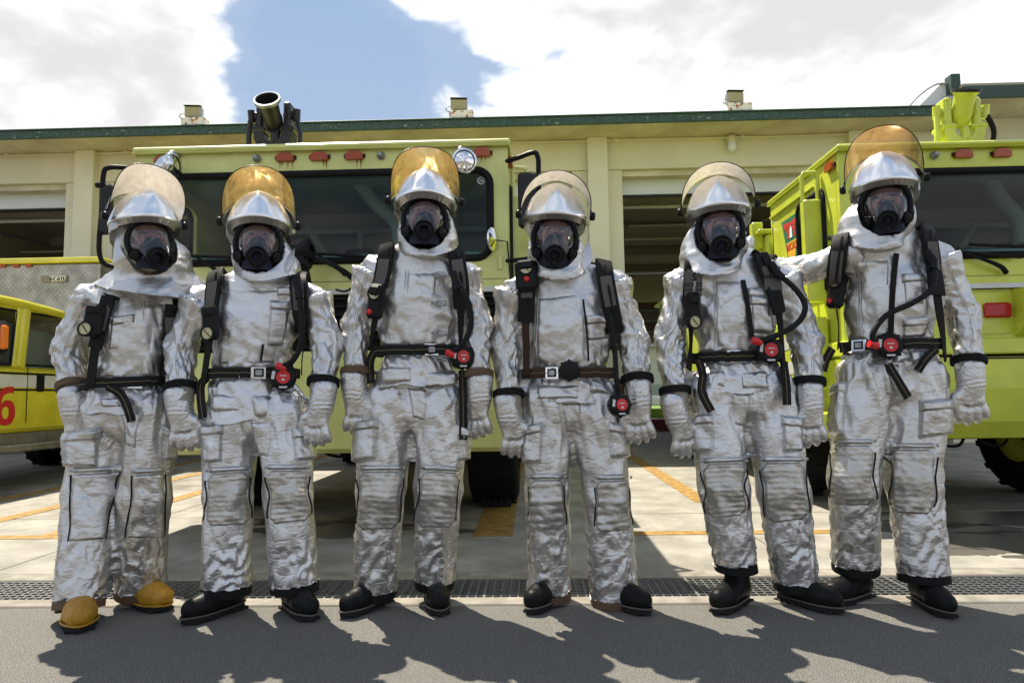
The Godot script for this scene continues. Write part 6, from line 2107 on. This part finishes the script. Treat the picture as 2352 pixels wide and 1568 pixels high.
func garment_details(k: int, c: Dictionary, J: Field, T: Field, ja: Node3D, tr: Node3D, sil: Material, leg: Material) -> void:
	# knee pads: corner pixels clockwise from top left
	var knees: Array = [
		[[[158, 1088], [266, 1082], [246, 1240], [150, 1246]], [[300, 1090], [386, 1086], [382, 1238], [283, 1240]]],
		[[[470, 1088], [578, 1080], [580, 1206], [462, 1212]], [[606, 1080], [712, 1078], [722, 1196], [612, 1208]]],
		[[[816, 1082], [932, 1080], [920, 1218], [812, 1222]], [[964, 1080], [1060, 1084], [1050, 1214], [946, 1216]]],
		[[[1212, 1102], [1300, 1100], [1304, 1220], [1206, 1220]], [[1366, 1104], [1448, 1100], [1458, 1220], [1364, 1226]]],
		[[[1608, 1066], [1718, 1060], [1724, 1186], [1618, 1196]], [[1742, 1062], [1856, 1060], [1864, 1196], [1758, 1206]]],
		[[[1904, 1020], [2014, 1020], [2016, 1166], [1904, 1162]], [[2040, 1030], [2158, 1030], [2152, 1186], [2042, 1180]]]][k]
	for q in knees:
		var quilt := 0.0 if k == 0 else (6.0 if k == 3 else 11.0)
		var kp := part("knee_pad", patch_on(T, q, 0.010, 14, 34, quilt, 0.004, k * 3.0, 0.0 if k == 0 else 2.5), M.silver_worn if k != 0 else leg, tr)
		for sd in [1, 3]:
			part("pad_piping", border_on(T, q, 0.0028, 0.002, sd, 0.02 if k == 0 else 0.13, 0.0 if k == 0 else 2.5), M.webbing, kp)
		var top := [[q[0][0] - 2, q[0][1] - 16], [q[1][0] + 4, q[1][1] - 14], [q[1][0] + 4, q[1][1] + 2], [q[0][0] - 2, q[0][1] + 2]]
		var fl := part("knee_flap", patch_on(T, top, 0.012, 10, 4, 0.0, 0.002, k * 2.0), leg, tr)
		for s in [0.1, 0.9]:
			var h := lay(T, lerpf(top[0][0], top[1][0], s), top[0][1] + 8)
			part("rivet", MB.new().lathe([Vector2(0.008, 0.0), Vector2(0.007, 0.004), Vector2(0.0, 0.006)], disc_at(h[0] + h[1] * 0.013, h[1]), 10), M.galvanised, fl)
	# cargo pockets on the thighs
	var cargo: Array = [
		[[[140, 1000], [232, 990], [228, 1078], [142, 1076]], [[378, 985], [412, 990], [408, 1058], [376, 1062]]],
		[[[456, 985], [512, 978], [510, 1064], [458, 1068]], [[672, 990], [732, 986], [730, 1058], [676, 1062]]],
		[[[806, 975], [868, 965], [862, 1060], [806, 1068]], [[1054, 985], [1102, 990], [1098, 1056], [1052, 1062]]],
		[[[1202, 985], [1246, 975], [1244, 1068], [1200, 1070]], [[1400, 975], [1456, 985], [1456, 1052], [1402, 1056]]],
		[[[1588, 960], [1640, 955], [1640, 1040], [1592, 1046]], [[1796, 960], [1846, 965], [1846, 1040], [1800, 1044]]],
		[[[1902, 895], [1938, 880], [1938, 1000], [1904, 1006]], [[2110, 930], [2190, 920], [2186, 1000], [2108, 1012]]]][k]
	for q in cargo:
		var p := part("cargo_pocket", patch_on(T, q, 0.028 if k in [0, 2, 5] else 0.02, 9, 11, 0.0, 0.008, k * 4.0), leg, tr)
		var top := [[q[0][0] - 2, q[0][1] - 10], [q[1][0] + 2, q[1][1] - 10], [q[1][0] + 2, q[1][1] + 22], [q[0][0] - 2, q[0][1] + 22]]
		part("pocket_flap", patch_on(T, top, 0.034 if k in [0, 2, 5] else 0.026, 8, 5, 0.0, 0.004, k * 6.0), leg, p)
	# fly
	var hip: Vector3 = (c.leg_l[0][0] + c.leg_r[0][0]) * 0.5 * Vector3.RIGHT
	var fx: float = hip.x
	var fy: float = c.hem
	part("fly", patch_on(T, [[fx - 24, fy - 8], [fx + 26, fy - 8], [fx + 18, fy + 78], [fx - 8, fy + 72]], 0.008, 8, 12, 0.0, 0.005, k * 1.5), leg, tr)
	# storm flap down the jacket front, chest pocket, hip flaps
	var fronts: Array = [
		[[322, 690], [392, 690], [372, 930], [318, 930]], [[486, 660], [668, 660], [640, 840], [486, 840]], [[930, 620], [1006, 620], [1000, 850], [924, 850]],
		[[1228, 680], [1330, 670], [1340, 840], [1222, 840]], [[1640, 640], [1712, 640], [1722, 800], [1640, 800]], [[1962, 600], [2048, 590], [2042, 770], [1974, 770]]]
	var sf := part("storm_flap", patch_on(J, fronts[k], 0.004, 14, 22, 0.0, 0.006, k * 2.2), sil, ja)
	var f: Array = fronts[k]
	part("flap_seam", line_on(J, [f[0], [(f[0][0] + f[3][0]) / 2.0, (f[0][1] + f[3][1]) / 2.0], f[3]], 0.0022, 0.004), M.silver_worn, sf)
	part("flap_seam", line_on(J, [[f[0][0] + 7, f[0][1]], [(f[0][0] + f[3][0]) / 2.0 + 7, (f[0][1] + f[3][1]) / 2.0], [f[3][0] + 7, f[3][1]]], 0.0022, 0.008), M.silver_worn, sf)
	var chest: Array = [
		[[[250, 738], [312, 730], [302, 810], [242, 808]]], [[[618, 700], [668, 700], [655, 800], [610, 800]], [[636, 668], [670, 668], [668, 708], [634, 708]]], [],
		[[[1342, 735], [1402, 730], [1404, 780], [1344, 785]]], [[[1722, 690], [1782, 690], [1782, 770], [1726, 770]], [[1716, 672], [1776, 668], [1776, 700], [1718, 702]]], [[[2072, 640], [2125, 636], [2128, 700], [2074, 704]], [[2070, 740], [2140, 735], [2142, 772], [2070, 776]]]][k]
	for q in chest:
		var cp := part("chest_pocket", patch_on(J, q, 0.016, 9, 10, 0.0, 0.007, k * 9.0), sil, ja)
		var top := [[q[0][0] - 3, q[0][1] - 14], [q[1][0] + 3, q[1][1] - 14], [q[1][0] + 3, q[1][1] + 16], [q[0][0] - 3, q[0][1] + 16]]
		part("pocket_flap", patch_on(J, top, 0.022, 8, 5, 0.0, 0.004, k * 8.0), sil, cp)
	var hips: Array = [
		[[[222, 912], [282, 908], [284, 938], [226, 936]], [[318, 892], [362, 888], [364, 912], [318, 914]]], [[[480, 900], [560, 905], [556, 950], [476, 948]], [[570, 905], [660, 900], [650, 962], [580, 965]]], [[[862, 838], [950, 838], [950, 882], [862, 886]], [[968, 850], [1060, 845], [1060, 892], [972, 898]]],
		[[[1222, 880], [1340, 880], [1336, 920], [1220, 922]], [[1352, 862], [1432, 880], [1430, 915], [1352, 905]]], [[[1580, 850], [1668, 846], [1668, 890], [1584, 892]], [[1694, 850], [1770, 846], [1772, 896], [1700, 900]]], [[[1915, 800], [1985, 800], [1985, 832], [1916, 834]], [[2090, 800], [2160, 800], [2160, 832], [2092, 834]]]][k]
	for q in hips:
		part("hip_flap", patch_on(J, q, 0.018, 10, 6, 0.0, 0.008, k * 5.0), sil, ja)
	# sleeve seams
	for s in ["arm_l", "arm_r"]:
		if k == 0 and s == "arm_r" or k == 5 and s == "arm_l":
			continue
		var a: Array = c[s]
		var o := -22.0 if s == "arm_l" else 22.0
		var w := 9.0
		for e in [0.0, 6.0]:
			part("sleeve_seam", line_on(J, [[a[0][0] + o * 0.4 + e, a[0][1] - 8], [a[1][0] + o * 0.5 + e, a[1][1]], [a[2][0] + o * 0.4 + e, a[2][1] - 16]], 0.002, -0.001, 8), M.silver_worn, ja)
	if k == 2:                                              # hook-and-dee clasps
		for v in [632, 697, 766, 824]:
			var h := lay(J, 1010, v)
			var cl := part("clasp", MB.new().tube(loop3(rounded(0.05, 0.022, 0.010, 4), Transform3D(Basis(h[1].cross(Vector3.DOWN).normalized(), Vector3.UP, h[1]), h[0] + h[1] * 0.016)), 0.003, 6, true), M.galvanised, ja)
			part("clasp_hook", MB.new().tube(smooth_path([h[0] + h[1] * 0.014 + Vector3(-0.04, 0.006, 0), h[0] + h[1] * 0.022, h[0] + h[1] * 0.016 + Vector3(0.03, -0.008, 0)]), 0.004, 6), M.galvanised, cl)
	# dark closure strips
	var strips: Array = [[[[384, 720], [376, 790], [362, 850]]], [[[604, 790], [598, 830]]], [], [[[1338, 690], [1346, 760], [1350, 830]]], [[[1705, 645], [1716, 700], [1726, 780]]], [[[2058, 582], [2050, 670], [2046, 765]]]]
	for s in strips[k]:
		part("closure_strip", strap_on(J, s, [0.010, 0.010, 0.010, 0.009, 0.022, 0.024][k], 0.003, 0.012, 6), M.webbing, ja)

func gauge_box(k: int, c: Dictionary, J: Field, q: Array, t: Node3D) -> void:
	# q: console centre, half length in pixels, lean, dial pixel, button pixel
	var h := lay(J, q[0][0], q[0][1])
	var n: Vector3 = h[1].lerp(Vector3(0, 0, 1), 0.5).normalized()
	var up := (Vector3.UP.rotated(Vector3(0, 0, 1), q[1])).slide(n).normalized()
	var b := Basis(up.cross(n), up, n)
	var o: Vector3 = h[0] + n * 0.035
	var g := part("gauge_console", MB.new().box(o, Vector3(q[2], q[3], 0.05), 0.016, b).box(o + b * Vector3(0, q[3] * 0.3, 0.012), Vector3(q[2] * 0.8, q[3] * 0.35, 0.05), 0.014, b), M.gear, t)
	var d: Vector3 = o + b * Vector3(q[4].x, q[4].y, 0.026)
	part("dial_bezel", MB.new().lathe([Vector2(0.034, -0.012), Vector2(0.034, 0.004), Vector2(0.034, 0.004), Vector2(0.026, 0.006)], disc_at(d, n), 20), M.gear_soft, g)
	part("dial", MB.new().lathe([Vector2(0.0265, 0.002), Vector2(0.0, 0.0025)], disc_at(d, n), 20), M.dial, g)
	part("dial_needle", MB.new().box(d + n * 0.004, Vector3(0.004, 0.04, 0.001), 0.0, b.rotated(n, 0.7)), M.gear, g)
	part("button", MB.new().lathe([Vector2(0.013, -0.01), Vector2(0.013, 0.006), Vector2(0.009, 0.010), Vector2(0.0, 0.011)], disc_at(o + b * Vector3(q[5].x, q[5].y, 0.026), n), 14), M.red, g)

func regulator(c: Vector3, n: Vector3, r: float, t: Node3D, sticker := true) -> void:
	var g := part("regulator", MB.new().lathe([Vector2(r * 0.8, -0.045), Vector2(r, -0.025), Vector2(r * 1.02, 0.0), Vector2(r * 0.98, 0.012), Vector2(r * 0.85, 0.018), Vector2(r * 0.85, 0.018), Vector2(r * 0.6, 0.022), Vector2(0.0, 0.024)], disc_at(c, n), 26), M.gear, t)
	for i in 8:
		var f := TAU * i / 8.0
		var xf := disc_at(c, n)
		part("grip_rib", MB.new().box(xf * Vector3(cos(f) * r * 1.01, 0.0, sin(f) * r * 1.01), Vector3(0.012, 0.022, 0.012), 0.004, xf.basis), M.gear_soft, g)
	if sticker:
		var xf := disc_at(c + n * 0.0232, n)
		part("red_sticker", MB.new().lathe([Vector2(r * 0.52, 0.0), Vector2(r * 0.52, 0.0015), Vector2(r * 0.52, 0.0015), Vector2(0.0, 0.0018)], xf, 22), M.red, g)
		part("sticker_mark", MB.new().box(xf * Vector3(0.0, 0.003, 0.012), Vector3(r * 0.2, 0.001, r * 0.16), 0.0, xf.basis), M.tag_white, g)
		part("sticker_mark", MB.new().box(xf * Vector3(0.0, 0.003, -0.006), Vector3(r * 0.5, 0.001, r * 0.07), 0.0, xf.basis), M.tag_white, g)
		part("white_tag", MB.new().box(xf * Vector3(-r * 0.72, -0.003, -r * 0.15), Vector3(r * 0.24, 0.003, r * 0.62), 0.001, xf.basis.rotated(n, -0.15)), M.tag_white, g)
		part("white_tag", MB.new().box(xf * Vector3(0.0, -0.004, r * 0.78), Vector3(r * 0.6, 0.003, r * 0.14), 0.001, xf.basis), M.tag_white, g)

func harness(k: int, c: Dictionary, J: Field) -> void:
	var back: Vector3 = J.A[0][2] + Vector3(0, 0, -0.26)
	var t := thing("breathing_apparatus", PACKS[k], "harness", Vector3(back.x, c.belt_y, back.z), "breathing apparatus worn by the firefighters")
	# cylinder and frame on the back
	part("air_cylinder", MB.new().lathe([Vector2(0.0, -0.27), Vector2(0.05, -0.265), Vector2(0.075, -0.22), Vector2(0.078, 0.0), Vector2(0.076, 0.2), Vector2(0.05, 0.26), Vector2(0.02, 0.28), Vector2(0.0, 0.28)], Transform3D(Basis.from_euler(Vector3(-0.06, 0, 0)), back), 20), M.gear_soft, t)
	part("back_plate", MB.new().box(back + Vector3(0, 0.0, 0.085), Vector3(0.24, 0.5, 0.02), 0.008), M.gear_soft, t)
	var web: Material = M.webbing_brown if k == 3 else M.webbing
	var sl: Array = [[[252, 684], [236, 740], [222, 800], [212, 885]], [[498, 624], [492, 690], [488, 760], [480, 830], [472, 880]], [[893, 566], [880, 640], [870, 710], [860, 780], [856, 850]], [[1203, 606], [1208, 660], [1211, 740], [1214, 800], [1214, 862]], [[1592, 596], [1586, 660], [1582, 730], [1580, 800], [1576, 850]], [[1936, 545], [1921, 620], [1910, 690], [1912, 740], [1902, 800]]]
	var sr: Array = [[[396, 700], [388, 760], [380, 860]], [[682, 628], [692, 690], [695, 760], [690, 830], [688, 860]], [[1044, 572], [1057, 640], [1063, 710], [1064, 800]], [[1384, 606], [1398, 680], [1410, 760], [1420, 850], [1424, 900]], [[1742, 586], [1768, 650], [1784, 720], [1790, 800], [1798, 880]], [[2128, 526], [2137, 600], [2148, 680], [2158, 760], [2164, 830]]]
	for e in 2:
		var px: Array = (sl if e == 0 else sr)[k]
		var pad := part("shoulder_pad", strap_on(J, px.slice(0, 3), 0.078 if k != 0 else 0.06, 0.014, 0.010, 6), M.gear_soft, t)
		part("pad_panel", strap_on(J, [[px[0][0] * 0.55 + px[1][0] * 0.45, px[0][1] * 0.55 + px[1][1] * 0.45], px[1], [px[1][0] * 0.7 + px[2][0] * 0.3, px[1][1] * 0.7 + px[2][1] * 0.3]], 0.052, 0.004, 0.024, 5), M.pad_grey, pad)
		part("strap", strap_on(J, px.slice(1), 0.042, 0.005, 0.012, 6), web, t)
		var s0 := lay(J, px[0][0], px[0][1])                # over the shoulder to the back plate
		part("strap", MB.new().ribbon(smooth_path([s0[0] + s0[1] * 0.012, s0[0] + Vector3(0, 0.012, -0.09), s0[0].lerp(back + Vector3(0, 0.2, 0.1), 0.6) + Vector3(0, 0.05, 0), back + Vector3(0, 0.16, 0.09)]), PackedVector3Array([s0[1], s0[1], s0[1], Vector3.UP, Vector3.UP, Vector3.UP, Vector3.UP, Vector3.UP, Vector3.UP, Vector3.UP, Vector3.UP, Vector3.UP, Vector3.UP, Vector3(0, 0.7, -0.7), Vector3(0, 0, -1), Vector3(0, 0, -1), Vector3(0, 0, -1), Vector3(0, 0, -1), Vector3(0, 0, -1)]), 0.06, 0.008), M.gear_soft, t)
		part("chest_tube", line_on(J, [[px[0][0] + 4, px[0][1] + 10], [px[1][0] + 3, px[1][1]], [px[2][0] * 0.5 + px[1][0] * 0.5 + 3, px[2][1] * 0.5 + px[1][1] * 0.5]], 0.006, 0.036, 6), M.galvanised if e == 0 and k in [0, 4] else M.gear, t)
	if k == 4:
		for e in 2:
			var px: Array = (sl if e == 0 else sr)[k]
			var h := lay(J, px[1][0] + (2 if e == 0 else 0), px[1][1] - 8)
			var x: Vector3 = h[1].cross(Vector3.DOWN).normalized()
			var xf := Transform3D(Basis(x, h[1].cross(x), h[1]), h[0] + h[1] * 0.0295 - t.position)
			var pl := part("name_patch", MB.new().box(h[0] + h[1] * 0.028, Vector3(0.082, 0.11, 0.003), 0.001, Basis(x, h[1].cross(x), h[1])), M.pad_grey, t)
			letters("SCOTT" if e == 0 else "AIR-PAK", 0.020 if e == 0 else 0.0165, 0.001, M.gear, t, "lettering", xf.translated_local(Vector3(0, -0.005 if e == 0 else 0.005, 0.001)))
			if e == 0:
				letters("S", 0.032, 0.001, M.gear, t, "lettering", xf.translated_local(Vector3(0.004, 0.03, 0.001)))
				letters("HEALTH & SAFETY", 0.0085, 0.001, M.gear, t, "lettering", xf.translated_local(Vector3(0, -0.026, 0.001)))
	# waist belt round the jacket
	var ring := PackedVector3Array()
	var nn := PackedVector3Array()
	var cen: Vector3 = J.A[0][1]
	for i in 49:
		var f := TAU * i / 48.0
		var d := Vector3(sin(f), 0, cos(f))
		var r := 0.05
		var y: float = c.belt_y + c.belt[1] * sin(f) * 0.2
		for it in 40:
			var e := J.chain(0, Vector3(cen.x, y, cen.z) + d * r)
			if e > -0.0008:
				break
			r += maxf(-e * 0.8, 0.001)
		ring.append(Vector3(cen.x, y + 0.006 * noise_fine.get_noise_1d(i * 4.0 + k * 50), cen.z) + d * (r + 0.003))
		nn.append(d)
	part("waist_belt", MB.new().ribbon(ring, nn, 0.046, 0.007), web, t)
	var st := PackedVector3Array()
	for i in range(38, 59):
		st.append(ring[i % 48] + nn[i % 48] * 0.0115)
	part("belt_stitching", MB.new().tube(st, 0.0016, 4), M.stitch, t)
	var bu: Array = [[308, 868], [594, 852], [990, 804], [1270, 856], [1686, 818], [1976, 789]][k]
	var bh := lay(J, bu[0], bu[1])
	var bx: Vector3 = Vector3.UP.cross(bh[1]).normalized()
	var bb := Basis(bx, bh[1].cross(bx), bh[1])
	var bo: Vector3 = bh[0] + bh[1] * 0.014
	bo.y = c.belt_y
	var buckle := part("buckle", MB.new().box(bo, Vector3(0.066, 0.058, 0.012), 0.004, bb), M.chrome, t)
	part("buckle_button", MB.new().box(bo + bh[1] * 0.008, Vector3(0.03, 0.026, 0.008), 0.003, bb), M.galvanised, buckle)
	part("buckle_slot", MB.new().box(bo + bh[1] * 0.0062 + bb * Vector3(0.0, 0, 0), Vector3(0.042, 0.038, 0.003), 0.001, bb), M.gear, buckle)
	# hanging strap ends
	var tails: Array = [[[[246, 886], [276, 905], [292, 935], [302, 968]]], [[[476, 866], [460, 890], [466, 960]]], [[[862, 806], [850, 830], [852, 880]], [[1062, 850], [1064, 930], [1064, 1010]]], [[[1424, 880], [1426, 920]]], [[[1604, 826], [1614, 860], [1612, 900], [1634, 945]], [[1800, 830], [1806, 880], [1808, 930]]], [[[2040, 836], [2062, 872], [2086, 912]], [[2152, 800], [2128, 822], [2108, 852]], [[1912, 800], [1898, 825], [1890, 852]]]][k]
	for s in tails:
		var m := MB.new()
		var pts := PackedVector3Array()
		var ns := PackedVector3Array()
		var zf := -9.0
		for p in dense(s, 6):
			var h := lay(J, p[0], p[1])
			var h2 := lay(c.T, p[0], p[1])
			var z: float = maxf(h[0].z, h2[0].z) if h[0].z > -4.0 or h2[0].z > -4.0 else c.z + 0.15
			z = clampf(z, c.z + 0.05, c.z + 0.24) + 0.014
			pts.append(on_z(p[0], p[1], z))
			ns.append(Vector3(0.1, 0, 1))
		part("strap_end", m.ribbon(pts, ns, 0.038, 0.005), web, t)
		for i in pts.size():
			pts[i] += Vector3(0, 0, 0.0058)
		part("strap_stitching", MB.new().tube(pts, 0.0014, 4), M.stitch, t)
	# gauge console: place, lean, width, height, dial offset, button offset
	var gc: Array = [[[224, 738], -0.12, 0.085, 0.15, Vector2(-0.012, -0.045), Vector2(-0.015, 0.045)], [[494, 742], 0.05, 0.075, 0.16, Vector2(0.0, -0.05), Vector2(0.005, 0.05)], [[872, 694], -0.16, 0.078, 0.16, Vector2(0.0, 0.035), Vector2(-0.012, -0.05)], [[1212, 640], 0.08, 0.105, 0.15, Vector2(0.0, 0.028), Vector2(0.0, -0.024)], [[1583, 712], 0.06, 0.075, 0.16, Vector2(-0.008, -0.055), Vector2(-0.002, 0.05)], [[1906, 676], -0.18, 0.078, 0.17, Vector2(-0.002, 0.04), Vector2(-0.012, -0.055)]][k]
	gauge_box(k, c, J, gc, t)
	# regulator and breathing hose
	var rg: Array = [[], [650, 868, 0.058], [1054, 822, 0.055], [1306, 852, 0.044], [1756, 806, 0.058], [2034, 796, 0.058]][k]
	if rg.size() > 0:
		var h := lay(J, rg[0], rg[1])
		var n: Vector3 = h[1].lerp(Vector3(0.05, 0.05, 1), 0.6).normalized()
		regulator(h[0] + n * 0.045, n, rg[2], t, k != 3)
	if k == 3:
		var p := on_z(1424, 930, c.z + 0.2)
		regulator(p, Vector3(0.3, 0.1, 0.95).normalized(), 0.05, t, true)
		part("hose", MB.new().tube(smooth_path([p + Vector3(0, 0.05, -0.02), on_z(1416, 870, c.z + 0.2), on_z(1412, 800, c.z + 0.17), on_z(1400, 720, c.z + 0.16)]), 0.012, 8), M.gear_soft, t)
	var hose: Array = [[], [[686, 668, 0.17], [692, 730, 0.19], [690, 790, 0.2], [672, 828, 0.21], [646, 842, 0.2]], [[1050, 650, 0.17], [1074, 690, 0.19], [1082, 740, 0.2], [1066, 785, 0.21], [1034, 812, 0.2]], [], [[1786, 628, 0.15], [1828, 664, 0.19], [1850, 704, 0.21], [1832, 742, 0.22], [1780, 772, 0.22], [1738, 784, 0.21]], [[2146, 600, 0.16], [2142, 660, 0.19], [2100, 694, 0.2], [2040, 722, 0.21], [2008, 760, 0.22], [2006, 792, 0.21]]][k]
	if hose.size() > 0:
		var pts := []
		for p in hose:
			pts.append(on_z(p[0], p[1], c.z + p[2]))
		var hs := part("hose", MB.new().tube(smooth_path(pts, 8), 0.0125, 10), M.gear_soft, t)
		part("hose_collar", MB.new().tube(PackedVector3Array([pts[0] + Vector3(-0.02, 0.05, -0.02), pts[0], pts[0].lerp(pts[1], 0.3)]), 0.019, 10), M.gear, hs)
		var e: Vector3 = pts[pts.size() - 1]
		part("purge_knob", MB.new().tube(PackedVector3Array([e + Vector3(-0.02, 0.005, 0.005), e + Vector3(0.02, -0.005, 0.0)]), 0.016, 10), M.red, hs)
